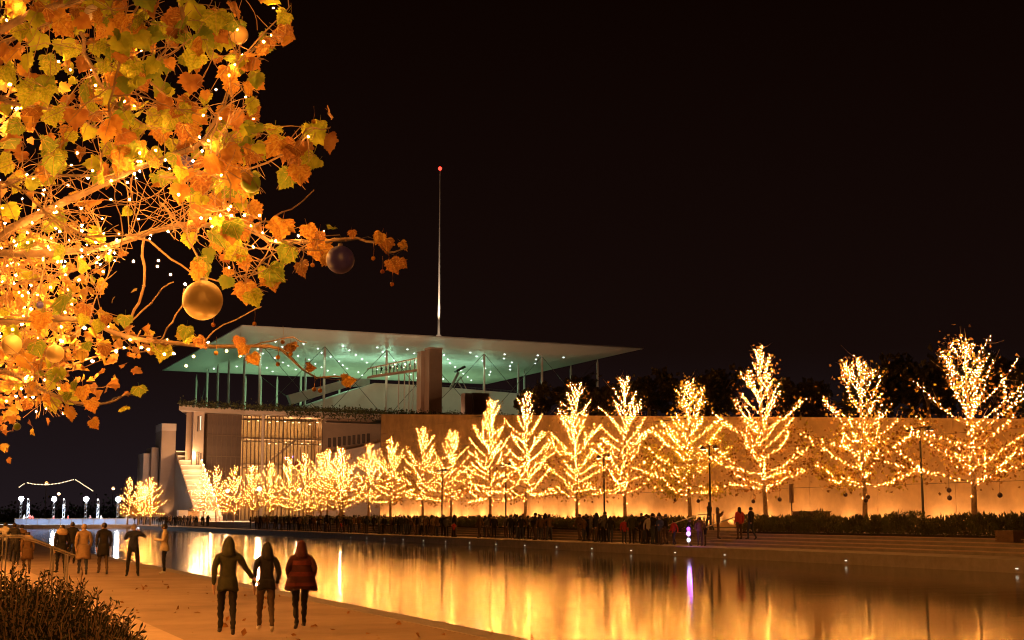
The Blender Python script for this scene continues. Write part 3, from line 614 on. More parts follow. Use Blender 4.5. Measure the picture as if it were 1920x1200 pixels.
for (pa, pb, z, lab, X) in ((1498, 1546, 2.25, 'brown wooden box standing in the hedge right of the sign', 46.9), (1878, 1912, 1.35, 'low brown box on the terrace steps at the right edge', 44.0)):
    ya, yb = y_of_px(pb, X), y_of_px(pa, X); t = thing('planter_box', lab, 'box', (X, (ya + yb) / 2, .9)); L = yb - ya
    for k in range(4): MB().box((-.4, 0, (k + .5) * (z - .9) / 4), (.05, L, (z - .9) / 4 - .02)).build('board', M['wood'], t)
    MB().span((-.36, -L / 2 + .02, 0), (.4, L / 2 - .02, z - .92)).build('body', M['wood'], t); MB().span((-.46, -L / 2 - .04, z - .915), (.46, L / 2 + .04, z - .86)).build('lid', M['wood'], t)

# ------------------------------------------------------------------ ice rink and street lamps at the canal's end
rk = thing('ice_rink', 'brightly lit ice rink with a white barrier across the canal end', 'ice rink', (15, 270, .45))
xa, xb = x_of_px(28, 268) - 15, x_of_px(262, 268) - 15
ME_b = MB().box((0, 0, .55), (1.9, .08, 1.0)).mesh('barrier_panel', leafmat('rink_barrier', (.58, .64, .76), (.54, .60, .72), .75))
n_ = int((xb - xa) / 2)
for k in range(n_):
    link('barrier_panel', ME_b, rk, loc=(xa + 2 * k + 1, -2, 0)); MB().box((xa + 2 * k, -2.0, .6), (.08, .1, 1.2)).build('barrier_post', M['white_metal'], rk)
MB().span((xa, -1.9, 0), (xb, 26, .06)).build('ice', mat('ice', (.75, .8, .88), .25), rk); MB().box(((xa + xb) / 2, -2, 1.14), (xb - xa, .12, .08)).build('top_rail', M['white_metal'], rk)
MB().box(((xa + xb) / 2, -2.3, -.12), (xb - xa + 4, .5, .3)).build('kerb', M['dark_metal'], rk)
FLD = emit('flood_lens', (.80, .88, 1.), 150.)
for px, lab in ((38, 'leftmost bright white floodlight on a truss mast at the rink'), (100, 'second bright white floodlight from the left at the rink'), (160, 'third bright white floodlight from the left at the rink'), (220, 'bright white floodlight beside the small cluster of lit trees')):
    p = on_y(px, 972, 268.6); t = thing('floodlight', lab, 'floodlight', (p[0], 268.6, .45), 0, 'floodlights along the rink')
    for dx in (-.16, .16): MB().tube([(dx, 0, 0), (dx, 0, 4.4)], .05, 5).build('mast_tube', M['mast_grey'], t)
    for k in range(5): MB().tube([(-.16, 0, .5 + .8 * k), (.16, 0, 1. + .8 * k)], .025, 4).build('brace', M['white_metal'], t)
    MB().box((0, .2, 4.75), (.66, .3, .6)).build('housing', M['dark_metal'], t); MB().ball((0, -.14, 4.75), .44, 12, 8, sc_=(1., .6, 1.)).build('lens', FLD, t)
    lamp('flood_light', 'SPOT', (p[0], 269.3, 5.0), 9000, (.74, .85, 1.), .3, spot=math.radians(150), aim=(0, .2, -1))
for px, lab in ((52, 'unlit truss mast right of the leftmost floodlight'), (119, 'unlit truss mast right of the second floodlight'), (183, 'unlit truss mast between the two right floodlights')):
    p = on_y(px, 972, 271); t = thing('truss_mast', lab, 'mast', (p[0], 271, .45), 0, 'unlit truss masts at the rink')
    for dx in (-.18, .18): MB().tube([(dx, 0, 0), (dx, 0, 4.6)], .06, 5).build('mast_tube', M['mast_grey'], t)
    MB().ball((0, -.1, 3.6), .24).build('lantern', M['white_metal'], t); MB().ball((-.1, -.1, 4.7), .14).build('top_lamp', emit('mast_lamp', (1, .95, .9), 5), t)
    for k in range(5): MB().tube([(-.18, 0, .4 + .8 * k), (.18, 0, 1. + .8 * k)], .03, 4).build('brace', M['white_metal'], t)
def light_chain(pts, lab):
    P = [on_y(x, y, 300) for x, y in pts]; P = resample(np.array(P), .28); t = thing('light_chain', lab, 'light chain', tuple(P[0]), 0, 'light chains high over the rink')
    MB().tube(P - P[0], .03, 4).build('cable', M['dark_metal'], t); MB().octas(P - P[0], .11).build('bulbs', emit('chain_bulb', (1, .72, .42), 3.0), t, kind='stuff')
light_chain([(35, 914), (47, 906)], 'short rising light chain at the left end over the rink'); light_chain([(50, 905), (65, 908), (88, 909), (112, 906), (139, 899)], 'long sagging light chain high over the rink'); light_chain([(141, 899), (175, 921)], 'straight falling light chain right of the sagging one')
for px, py, c, lab in ((87, 905, (1, .36, .1), 'orange street lamp behind the sagging light chain'), (212, 915, (1, .5, .25), 'pinkish street lamp left of the small tree cluster'), (110, 925, (1, .55, .3), 'small street lamp beyond the second floodlight')):
    p = on_y(px, py, 330); t = thing('street_lamp', lab, 'street lamp', (p[0], 330, .4)); MB().tube([(0, 0, 0), (0, 0, p[2] - .4)], [.12, .07], 6).build('post', M['dark_metal'], t)
    MB().box((0, -.3, p[2] - .35), (.5, .9, .2)).build('head', M['dark_metal'], t); MB().ball((0, -.4, p[2] - .5), .34).build('lens', emit('street_lens', c, 7), t)
for k, (px, w, h) in enumerate(((30, 60, 6), (120, 90, 7), (215, 60, 8))):
    p = on_y(px, 968, 380); rg2 = np.random.default_rng(k); n = 1200; C = rg2.normal(0, 1, (n, 3)) * np.array([5., 1.5, .28 * h]); C[:, 2] = np.abs(C[:, 2]); t = thing('dark_grove', ['dark trees far behind the left floodlight', 'dark trees far behind the sagging light chain', 'dark trees far behind the right floodlight'][k], 'trees', (p[0], 380, .4))
    t['kind'] = 'stuff'; MB().leaves(C, .9, rg2).build('crown', M['darktree'], t, kind='stuff')
# ------------------------------------------------------------------ people
def body_mesh(pose, slots, fingers=False, bulk=1., girth=1., female=False):
    """one continuous skinned figure, 1.72 m tall, facing +y; pose overrides joint places; slots = materials coat, trousers, skin, shoes"""
    J = dict(pelvis=(0, 0, .96), spine=(0, .01, 1.14), chest=(0, .0, 1.32), collar=(0, -.01, 1.44), neck=(0, .0, 1.50), skull=(0, .025, 1.60), crown=(0, .01, 1.675), nose=(0, .125, 1.595), chin=(0, .085, 1.535),
             ls=(-.18, -.01, 1.41), le=(-.25, -.03, 1.14), lw=(-.26, .05, .90), lh=(-.26, .075, .82), rs=(.18, -.01, 1.41), re=(.25, -.03, 1.14), rw=(.26, .05, .90), rh=(.26, .075, .82),
             lp=(-.095, 0, .90), lk=(-.10, .02, .50), la=(-.10, -.02, .10), lb=(-.10, -.05, .045), lt=(-.115, .16, .035), rp=(.095, 0, .90), rk=(.10, .02, .50), ra=(.10, -.02, .10), rb=(.10, -.05, .045), rt=(.115, .16, .035))
    J.update(pose)
    Rr = dict(pelvis=(.15, .115), spine=(.14, .11), chest=(.165, .12), collar=(.11, .085), neck=(.052, .055), skull=(.078, .098), crown=(.055, .07), nose=(.016, .014), chin=(.042, .035),
              ls=(.07, .07), le=(.048, .048), lw=(.034, .034), lh=(.04, .026), lp=(.095, .10), lk=(.062, .064), la=(.042, .045), lb=(.036, .036), lt=(.04, .028))
    for k in list(Rr):
        if k[0] == 'l' and len(k) == 2: Rr['r' + k[1]] = Rr[k]
    for k in ('pelvis', 'spine', 'chest', 'collar', 'ls', 'rs', 'le', 're', 'lw', 'rw'): Rr[k] = tuple(v * bulk for v in Rr[k])
    E = [('pelvis', 'spine', 0), ('spine', 'chest', 0), ('chest', 'collar', 0), ('collar', 'neck', 0), ('neck', 'skull', 2), ('skull', 'crown', 2), ('skull', 'nose', 2), ('skull', 'chin', 2)]
    for s in 'lr': E += [('collar', s + 's', 0), (s + 's', s + 'e', 0), (s + 'e', s + 'w', 0), (s + 'w', s + 'h', 2), ('pelvis', s + 'p', 1), (s + 'p', s + 'k', 1), (s + 'k', s + 'a', 1), (s + 'a', s + 'b', 3), (s + 'a', s + 't', 3)]
    if fingers:
        for s in 'lr':
            w, h = np.array(J[s + 'w']), np.array(J[s + 'h']); d = (h - w) / np.linalg.norm(h - w); side = np.cross(d, [1, 0, 0] if abs(d[0]) < .7 else [0, 0, 1]); side /= np.linalg.norm(side); curl = np.cross(side, d) * (.35 if s == 'l' else -.35)
            for k, (o, L) in enumerate(((-.028, .06), (-.009, .072), (.010, .068), (.028, .052))):
                a, b = 'f%s%d0' % (s, k), 'f%s%d1' % (s, k); J[a] = tuple(h + side * o + d * .035 + curl * .01); J[b] = tuple(h + side * o * 1.2 + d * (.03 + L) + curl * .04)
                Rr[a] = (.011, .011); Rr[b] = (.008, .008); E += [(s + 'h', a, 2), (a, b, 2)]
            a = 'f%st' % s; J[a] = tuple(w * .45 + h * .55 + side * .05 + d * .03 + curl * .05); Rr[a] = (.010, .010); E.append((s + 'h', a, 2))
    names = list(J); ix = {n: i for i, n in enumerate(names)}
    me = bpy.data.meshes.new('person'); me.from_pydata([J[n] for n in names], [(ix[a], ix[b]) for a, b, _ in E], [])
    ob = bpy.data.objects.new('person_rig', me); COL.objects.link(ob); sk = ob.modifiers.new('s', 'SKIN'); sk.branch_smoothing = .4; sub = ob.modifiers.new('u', 'SUBSURF'); sub.levels = sub.render_levels = 1 if not fingers else 2
    sv = me.skin_vertices[0].data
    for i, n in enumerate(names):
        r = Rr[n]; sv[i].radius = (r[0] * girth, r[1] * girth); sv[i].use_root = n == 'pelvis'
    bpy.context.view_layer.update()
    out = bpy.data.meshes.new_from_object(ob.evaluated_get(bpy.context.evaluated_depsgraph_get())); out.name = 'person'
    bpy.data.objects.remove(ob); bpy.data.meshes.remove(me)
    n = len(out.polygons); c = np.zeros(n * 3); out.polygons.foreach_get('center', c); c = c.reshape(-1, 3); best = np.full(n, 9e9); idx = np.zeros(n, int)
    for a, b, m in E:
        A, B = np.array(J[a]), np.array(J[b]); u = B - A; t = np.clip(((c - A) @ u) / (u @ u + 1e-9), 0, 1); dd = np.linalg.norm(c - A - t[:, None] * u, axis=1) - .6 * (Rr[a][0] * (1 - t) + Rr[b][0] * t)
        k = dd < best; best[k] = dd[k]; idx[k] = m
    idx[(idx == 0) & (c[:, 2] < .86) & (np.abs(c[:, 0]) < .16)] = 1
    nv = len(out.vertices); co = np.zeros(nv * 3); no = np.zeros(nv * 3); out.vertices.foreach_get('co', co); out.vertices.foreach_get('normal', no); co = co.reshape(-1, 3); no = no.reshape(-1, 3)
    w = np.where(co[:, 2] < 1.46, 1., 0.) * np.where(co[:, 2] > .12, 1., 0.) * np.where(np.abs(co[:, 0]) > .24, .5, 1.)     # folds of winter cloth
    f = np.sin(co[:, 2] * 47 + 9 * co[:, 0] + 2.2 * np.sin(co[:, 1] * 31)) + .7 * np.sin(co[:, 2] * 23 - 17 * co[:, 0] + 13 * co[:, 1]); co += no * (w * f * (.007 if fingers else .004))[:, None]
    out.vertices.foreach_set('co', co.ravel()); out.update(); out.materials.clear()
    for s in slots: out.materials.append(s)
    out.polygons.foreach_set('material_index', idx.astype(np.int32)); out.polygons.foreach_set('use_smooth', np.ones(n, bool)); return out, J
def hair_mb(kind, head):
    h = np.array(head); b = MB()
    if kind == 'short': b.ball(h + np.array([0, -.02, .022]), .102, 12, 8, sc_=(.86, 1.06, .98)); 
    elif kind == 'long': b.lathe([(.02, .125), (.075, .10), (.098, .03), (.102, -.06), (.11, -.16), (.10, -.24), (.03, -.27)], h + np.array([0, -.045, 0]), 12, sx=.95, sy=.9)
    elif kind == 'hood': b.lathe([(.005, .165), (.045, .150), (.088, .095), (.118, .0), (.125, -.09), (.15, -.16), (.12, -.19)], h + np.array([0, -.03, 0]), 14, sx=.95, sy=1.02)
    elif kind == 'beanie': b.lathe([(.005, .135), (.05, .125), (.095, .07), (.108, 0.0), (.104, -.03)], h + np.array([0, -.012, 0]), 12, sx=.9, sy=1.05)
    elif kind == 'fur': b.lathe([(.04, .03), (.11, .01), (.19, -.05), (.22, -.13), (.18, -.21), (.06, -.23)], h + np.array([0, -.05, -.02]), 14, sx=1., sy=.75)
    return b
def skirt_mb(z0, z1, r0, r1):
    b = MB().lathe([(r0 * .9, z0 + .02), (r0, z0)] + [(r0 + (r1 - r0) * t, z0 + (z1 - z0) * t) for t in (.25, .5, .75)] + [(r1, z1), (r1 * .93, z1 + .01)], (0, 0, 0), 28, sx=1., sy=.78)
    V = b.V[0]; a = np.arctan2(V[:, 1], V[:, 0]); t = np.clip((z0 - V[:, 2]) / (z0 - z1), 0, 1); k = 1 + t * (.05 * np.sin(5 * a + 1) + .035 * np.sin(11 * a)) + .015 * np.sin(V[:, 2] * 50 + 3 * a); V[:, 0] *= k; V[:, 1] *= k; V[:, 2] += t * .02 * np.sin(3 * a); return b
def person(label, pos, rz, height, coat, trousers, pose={}, hair='short', hairmat='hair', shoes='shoe', fingers=True, bulk=1.15, skirt=None, group=None, extra=()):
    me, J = body_mesh(pose, [M[coat], M[trousers], M['skin'], M[shoes]], fingers, bulk)
    o = link('person', me, loc=pos); o.rotation_euler = (0, 0, rz); s = height / 1.72; o.scale = (s, s, s); tag(o, label, 'person', group)
    nm = {'hood': 'hood', 'beanie': 'beanie'}.get(hair, 'hair'); hair_mb(hair, J['skull']).build(nm, M[coat if hair == 'hood' and hairmat == 'hair' else hairmat], o, True)
    if skirt: skirt_mb(*skirt).build('coat_skirt', M[coat], o, True)
    if 'fur' in extra: hair_mb('fur', J['skull']).build('fur_collar', M['fur'], o, True)
    if fingers:
        sk = np.array(J['skull'])
        for sx in (-1, 1): MB().ball(sk + np.array([sx * .033, .088, .012]), .0125, 6, 4).build('eye', M['hair'], o, True); MB().ball(sk + np.array([sx * .083, .0, -.005]), .024, 6, 5, sc_=(.45, .8, 1.25)).build('ear', M['skin'], o, True)
        MB().box(sk + np.array([0, .098, -.045]), (.046, .012, .009)).build('mouth', M['scarf_red'], o)
    return o, J
WALK = dict(lk=(-.10, .14, .50), la=(-.10, .12, .13), lb=(-.10, .09, .06), lt=(-.11, .30, .07), rk=(.10, -.02, .50), ra=(.10, -.24, .14), rb=(.10, -.27, .09), rt=(.11, -.10, .04), le=(-.25, -.12, 1.16), lw=(-.25, -.12, .92), lh=(-.25, -.10, .84), re=(.25, .02, 1.15), rw=(.24, .17, .95), rh=(.24, .22, .88))
PHOTO = dict(ls=(-.19, .0, 1.42), le=(-.28, .14, 1.22), lw=(-.12, .27, 1.40), lh=(-.04, .30, 1.47), rs=(.19, .0, 1.43), re=(.40, .08, 1.27), rw=(.19, .25, 1.47), rh=(.13, .28, 1.55), lp=(-.11, 0, .9), lk=(-.15, .02, .5), la=(-.17, -.02, .1), lb=(-.17, -.05, .045), lt=(-.20, .15, .035), rp=(.11, 0, .9), rk=(.15, .02, .5), ra=(.17, -.02, .1), rb=(.17, -.05, .045), rt=(.20, .15, .035))
PHONE = dict(le=(-.24, .04, 1.15), lw=(-.12, .27, 1.17), lh=(-.07, .33, 1.19), re=(.24, .03, 1.15), rw=(.13, .26, 1.16), rh=(.08, .32, 1.19), skull=(0, .045, 1.595), nose=(0, .145, 1.575), crown=(0, .03, 1.67), chin=(0, .10, 1.525))
POCKET = dict(le=(-.28, -.06, 1.17), lw=(-.21, .08, .98), lh=(-.17, .11, .92), re=(.28, -.06, 1.17), rw=(.21, .08, .98), rh=(.17, .11, .92))
HOLDR = dict(WALK, re=(.33, .06, 1.17), rw=(.45, .14, 1.02), rh=(.51, .16, .97))
HOLDL = dict(WALK, le=(-.33, .08, 1.15), lw=(-.42, .20, 1.08), lh=(-.45, .24, 1.06))
GP = lambda x, y: tuple(on_z(x, y, .004))
person('man in a dark jacket holding a phone up with both hands at the canal edge', GP(248, 1082), -.12, 1.74, 'coat_navy', 'trousers_black', PHOTO, 'short', 'hair_g', bulk=1.2)
tag(MB().box((0, 0, 0), (.15, .012, .078)).add([[-.07, -.007, -.034], [.07, -.007, -.034], [.07, -.007, .034], [-.07, -.007, .034]], [[0, 1, 2, 3]], 1).build('phone', [M['dark_metal'], emit('phone_screen', (.8, .85, 1), 2.2)]), 'glowing phone held up by the man in the dark jacket', 'phone')
ph = bpy.data.objects['phone']; p0 = GP(248, 1082); ph.location = (p0[0] + .14, p0[1] + .30, 1.60); ph.rotation_euler = (.15, 0, -.12)
person('man in a pale beige jacket standing sideways looking at a phone', GP(307, 1077), math.radians(78), 1.74, 'coat_beige', 'trousers_black', PHONE, 'short', 'hair', 'shoe_w', bulk=1.2, skirt=(1.0, .80, .19, .215))
p0 = GP(307, 1077); o = MB().box((0, 0, 0), (.072, .012, .14)).build('phone', M['dark_metal']); o.location = (p0[0] - .36, p0[1] + .07, 1.24); o.rotation_euler = (-.7, 0, math.radians(78)); tag(o, 'dark phone in the hands of the man in the beige jacket', 'phone')
person('person in a dark coat standing alone left of the man taking a photo', GP(192, 1078), .05, 1.78, 'coat_black', 'trousers_brown', WALK, 'short', bulk=1.2, skirt=(1.02, .62, .185, .20))
person('person in a long tan coat walking in the middle of the group on the promenade', GP(154, 1079), .0, 1.74, 'coat_tan', 'trousers_denim', WALK, 'short', 'fur', bulk=1.3, skirt=(1.02, .55, .21, .25))
person('person in a dark jacket with pale fur collar walking on the promenade', GP(113, 1077), .1, 1.70, 'coat_black', 'trousers_black', WALK, 'long', 'hair', bulk=1.3, skirt=(1.02, .72, .19, .21), extra=('fur',))
person('person in dark clothes half hidden behind the tan-coated walker', GP(133, 1058), .05, 1.76, 'coat_black', 'trousers_black', POCKET, 'short')
person('girl in a short brown coat with pale scarf walking by the handrail', GP(49, 1077), .0, 1.46, 'coat_brown', 'trousers_brown', WALK, 'long', 'hair', bulk=1.2, skirt=(1.04, .62, .20, .25), extra=('fur',))
person('person in black at the left edge of the promenade near the water', GP(24, 1054), -.4, 1.70, 'coat_black', 'trousers_black', POCKET, 'short')
person('person in a pale top at the far left edge of the picture', GP(7, 1050), -.3, 1.72, 'coat_pale', 'trousers_black', POCKET, 'short')
person('person in a dark jacket behind the girl in the brown coat', GP(38, 1053), -.2, 1.62, 'coat_brown', 'trousers_black', WALK, 'beanie', 'coat_black')
person('small child in black beside the canal at the left edge', GP(30, 1060), -.2, 1.15, 'coat_black', 'trousers_black', POCKET, 'hood', fingers=False)
person('woman in an olive hooded jacket and dark trousers, left of the three walking together', GP(424, 1193), -.15, 1.62, 'coat_olive', 'trousers_black', HOLDR, 'hood', bulk=1.12, skirt=(1.02, .80, .17, .19))
person('child in a dark hooded jacket with white shoes in the middle of the three walkers', GP(497, 1187), -.1, 1.52, 'coat_black', 'trousers_brown', WALK, 'hood', shoes='shoe_w', bulk=1.05, skirt=(1.02, .84, .165, .18))
o, _ = person('person in a dark red striped hooded poncho, right of the three walking together', GP(562, 1181), -.1, 1.54, 'coat_maroon', 'trousers_black', dict(POCKET, lk=(-.10, -.02, .50), la=(-.10, -.24, .14), lb=(-.10, -.27, .09), lt=(-.11, -.10, .04), rk=(.10, .14, .50), ra=(.10, .12, .13), rb=(.10, .09, .06), rt=(.11, .30, .07)), 'hood', bulk=1.25, skirt=(1.30, .78, .20, .33))
for z0, z1, r0, r1 in ((1.36, 1.27, .215, .235), (1.14, 1.05, .262, .288), (.93, .86, .304, .325)): MB().lathe([(r0, z0), (r1, z1)], (0, 0, 0), 16, sx=1, sy=.79).build('stripe', M['scarf_red'], o, True)

# the crowd across the water: a few poses shared, coats and sizes differ
crowd = []
rg = np.random.default_rng(12)
for i, (ps, bk) in enumerate(((POCKET, 1.25), (WALK, 1.2), ({}, 1.3), (PHONE, 1.2), (PHOTO, 1.15), (dict(WALK, re=(.3, .05, 1.16), rw=(.3, .2, 1.0)), 1.3))):
    me, J = body_mesh(ps, [M['coat_black'], M['trousers_black'], M['skin'], M['shoe']], False, bk); crowd.append((me, J))
HM = {k: hair_mb(k, (0, .025, 1.60)).mesh('hair', M['hair'], True) for k in ('short', 'long', 'hood', 'beanie')}
DARK = ['coat_black', 'coat_black', 'coat_navy', 'coat_brown', 'coat_grey', 'coat_olive', 'coat_black', 'coat_brown']
def far_person(px, X, z, h=None, coat=None, label=None, group=None, y=None, hair=None, rz=None):
    y = y_of_px(px, X) if y is None else y; k = rg.integers(0, len(crowd)); h = h or rg.uniform(1.56, 1.84); c = coat or DARK[rg.integers(0, len(DARK))]
    o = link('person', crowd[k][0], loc=(X, y, z)); s = h / 1.72; o.scale = (s * rg.uniform(.95, 1.12), s * rg.uniform(.95, 1.1), s); o.rotation_euler = (0, 0, rg.uniform(0, 6.28) if rz is None else rz)
    for si, mt in enumerate((c, ['trousers_black', 'trousers_denim', 'trousers_brown'][rg.integers(0, 3)])): o.material_slots[si].link = 'OBJECT'; o.material_slots[si].material = M[mt]
    hk = hair or ['short', 'short', 'long', 'hood', 'beanie'][rg.integers(0, 5)]; hm = link({'short': 'hair', 'long': 'hair'}.get(hk, hk), HM[hk], o); hm.material_slots[0].link = 'OBJECT'; hm.material_slots[0].material = M[c if hk == 'hood' else ('hair', 'hair', 'coat_grey')[rg.integers(0, 3)]]
    cw = dict(coat_black='black', coat_navy='navy', coat_brown='brown', coat_grey='grey', coat_olive='olive').get(c, 'dark'); hw = dict(short='short hair', long='long hair', hood='hood up', beanie='knitted hat')[hk]
    tag(o, label or '%s-coated person with %s in the crowd %s' % (cw, hw, SECT), 'person', group or 'crowd of visitors along the far promenade'); return o
SECT = ''
SECN = ['before the left glass bay', 'before the right glass bay', 'below the recessed wall', 'left of the pale coat', 'around the pale coat', 'beside the child in red', 'left of the hedge gap', 'behind the tall figure', 'right of the tall figure', 'under the canopy tip', 'near the blue jacket']
for si_, (a, b, n) in enumerate(((470, 560, 18), (560, 640, 16), (640, 700, 10), (705, 730, 5), (735, 782, 12), (783, 855, 13), (893, 932, 8), (945, 985, 9), (990, 1035, 7), (1086, 1142, 13), (1186, 1248, 12))):
    SECT = SECN[si_]
    for k in range(n): far_person(a + (b - a) * (k + .5) / n + rg.uniform(-5, 5), rg.uniform(39.9, 41.9), .352)
for px, X, h, c, lab in ((792, 40.2, 1.7, 'coat_pale', 'person in a pale coat in the crowd on the far promenade'), (813, 40.2, 1.72, 'coat_tan', 'person in a tan coat right of the pale-coated one in the crowd'), (852, 40.0, 1.3, 'coat_beige', 'child in a light jacket at the right end of the middle crowd'),
                         (851, 39.8, 1.2, 'coat_red', 'child in red at the right end of the middle crowd'), (1004, 39.9, 1.9, 'coat_black', 'tall person in black standing out in the crowd left of the lamp post'), (1134, 40.4, 1.95, 'coat_black', 'tallest dark figure in the crowd under the canopy tip'),
                         (1170, 39.9, 1.5, 'coat_red', 'child in a bright red jacket standing on the far promenade'), (1216, 40.0, 1.72, 'coat_pale', 'person in a pale scarf and coat in the right part of the crowd'), (1237, 39.9, 1.66, 'coat_blue', 'person in a blue jacket at the right end of the crowd'), (1263, 40., 1.45, 'coat_red', 'child in a dark red jacket standing alone near the far stair'),
                         (640, 40.2, 1.1, 'coat_red', 'small child in red at the left of the far crowd')): far_person(px, X, .352, h, c, lab, 'visitors who stand out on the far promenade', hair='short')
for px, X, c, lab in ((1346, 42.9, 'coat_brown', 'dark figure walking on the terrace steps right of the far stair'), (1386, 42.9, 'coat_red', 'person in a red top walking on the terrace steps'), (1408, 42.9, 'coat_black', 'dark figure walking on the steps just right of the red top'), (1330, 45., 'coat_black', 'dark figure at the top of the far stair')):
    far_person(px, X, .69 if X < 44 else 1.05, 1.82, c, lab, 'walkers on the terrace steps')
far_person(1292, 40.1, .352, 1.5, 'coat_black', 'dark figure holding a bright purple light toy at the canal edge', 'visitors who stand out on the far promenade')
far_person(1312, 40.6, .352, 1.6, 'coat_brown', 'dark figure right of the purple light toy', 'visitors who stand out on the far promenade'); far_person(1322, 41., .352, 1.2, 'coat_black', 'child in black right of the purple light toy', 'visitors who stand out on the far promenade')
p = on_x(1291, 1003, 39.75); t = thing('light_toy', 'bright purple and white glowing light toy at the canal edge', 'light toy', (p[0], p[1], .352))
MB().tube([(0, 0, 0), (0, 0, .75)], .03, 6).build('stick', M['white_metal'], t); 
for dz, r, c, k in ((.35, .10, (.75, .8, 1), 2.6), (.7, .12, (.62, .25, 1), 3), (.95, .10, (.5, .1, 1), 2.4)): MB().ball((0, 0, dz), r, 10, 8, sc_=(1, 1, 1.2)).build('glow_ball', emit('toy_glow', c, k), t)
lamp('toy_light', 'POINT', (p[0], p[1] - .05, 1.2), 32, (.5, .12, 1), .12)
# people in front of the rink, the stair and the square
for px in np.arange(236, 470, 4.2):
    SECT = 'by the small tree cluster' if px < 300 else 'around the pale booth' if px < 345 else 'at the foot of the great stair' if px < 400 else 'right of the great stair'
    Y = 263.5 + rg.uniform(0, 9); x = x_of_px(px, Y)
    if x > 45: Y = rg.uniform(215, 258); x = min(x_of_px(px, Y), 44.5); 
    o = far_person(px, x, .45 if Y > 262 else .352, None, DARK[rg.integers(0, 8)], None, 'dense crowd at the end of the canal', y=Y)
for px, c, lab in ((47, 'coat_pale', 'skater in pale clothes by the leftmost floodlight'), (57, 'coat_red', 'skater in red by the leftmost floodlight'), (63, 'coat_red', 'skater in pink at the barrier right of the leftmost floodlight'), (103, 'coat_red', 'skater in red under the second floodlight'), (131, 'coat_red', 'skater in a bright top between the two middle floodlights'), (170, 'coat_maroon', 'skater in dark red under the third floodlight'), (190, 'coat_pale', 'skater in pale clothes between the two right floodlights'), (236, 'coat_pale', 'skater in white left of the tree cluster')):
    far_person(px, x_of_px(px, 270), .52, 1.7, c, lab, 'skaters on the rink', y=270 + rg.uniform(-.5, 3))
for k in range(9):
    x = 101.5 + k * 1.05 + rg.uniform(-.3, .3); far_person(0, x, 34.75 + (x - 98.5) * .178, 1.7, 'coat_black', 'dark figure standing on the sloping walkway under the canopy', 'people on the walkway under the canopy', y=304.6 + rg.uniform(0, 1))

# ------------------------------------------------------------------ near side: planter, shrubs, handrail
struct('planter_bed', MB().span((-29, -29, -.8), (1.9, 15., .62)), M['soil'], 'planted bed beside the near promenade')
hr = thing('handrail', 'double steel handrail descending to the near promenade', 'handrail', (3.6, 36.4, 0))
def hp(x, y): return on_y(x, y, 36.4) - np.array([3.6, 36.4, 0])
for dy in (0, .12):
    P = np.array([hp(-120, 1003), hp(0, 1003.5), hp(42, 1004), hp(75, 1015), hp(140, 1041)]) + np.array([0, dy, -.05 * (dy > 0)]); MB().tube(P, .024, 6).build('rail', M['steel'], hr, True)
for px, top in ((6, 1006), (13, 1006), (96, 1024), (101, 1026), (123, 1036), (128, 1038)):
    a = hp(px, top); MB().tube([(a[0], 0, -.1), (a[0], 0, a[2])], .02, 6).build('post', M['steel'], hr)
def shrub(px, py, d, label, h, w, n, seed):
    rg = np.random.default_rng(seed); top = at_d(px, py, d); base = np.array([top[0], top[1], .6]); h = top[2] - .6
    t = thing('rosemary_shrub', label, 'shrub', tuple(base), 0, 'dark shrubs in the near planter'); st_, lf = MB(), MB(); C, D = [], []
    for k in range(n):
        a = rg.uniform(0, 6.28); q = rg.uniform(0, 1) ** .5; ro = np.array([math.cos(a), math.sin(a), 0]) * q * w * .35; tip = ro * 2.6 + np.array([0, 0, h * (1.05 - .55 * q * q) * rg.uniform(.72, 1.02)])
        P = np.array([ro * .5, ro * 1.3 + np.array([0, 0, tip[2] * .5]), tip]) + np.array([[0, 0, 0], rg.normal(0, .03, 3), rg.normal(0, .03, 3)]); st_.tube(P, [.010, .007, .003], 3, cap=False)
        S = resample(P, .014); S = S[len(S) // 4:]; C.append(S); D.append(np.tile((tip - ro) / np.linalg.norm(tip - ro), (len(S), 1)))
    C = np.vstack(C); D = np.vstack(D); m = len(C); v = rg.normal(size=(m, 3)) * .8 + D * .75; v /= np.linalg.norm(v, axis=1)[:, None]; q = np.cross(v, rg.normal(size=(m, 3))); q /= np.linalg.norm(q, axis=1)[:, None]
    L = rg.uniform(.028, .055, m)[:, None]; V = np.stack([C, C + v * L * .5 + q * .006, C + v * L, C + v * L * .5 - q * .006], 1).reshape(-1, 3); lf.add(V, np.arange(m * 4).reshape(m, 4))
    st_.build('stems', M['twig'], t, kind='stuff'); lf.build('foliage', M['shrub'], t, kind='stuff')
for i, a in enumerate(((-20, 1050, 9.2, 'tall dark rosemary shrub at the left edge'), (30, 1072, 8.6, 'dark rosemary shrub in front at the lower left corner'), (80, 1092, 9.2, 'dark rosemary shrub in the middle of the near planter'), (128, 1100, 9.4, 'bushy rosemary shrub under the handrail posts'), (165, 1155, 8.4, 'low rosemary shrub at the bottom edge'))):
    shrub(*a, .5, .66, 420, 300 + i)
shrub(206, 1143, 9.2, 'single upright rosemary sprig right of the other shrubs', .4, .16, 9, 320); shrub(222, 1186, 9.0, 'small low sprig at the bottom edge of the promenade', .3, .2, 9, 321)
# fallen leaves on the promenade
rg = np.random.default_rng(55); C = np.stack([rg.uniform(4.4, 9.3, 90), rg.uniform(17, 44, 90), np.full(90, .012)], 1)
fl = MB().leaves(C, .13, rg).build('fallen_leaves', M['leaf_b']); fl['kind'] = 'stuff'; fl['label'] = 'scattered dry leaves on the promenade'

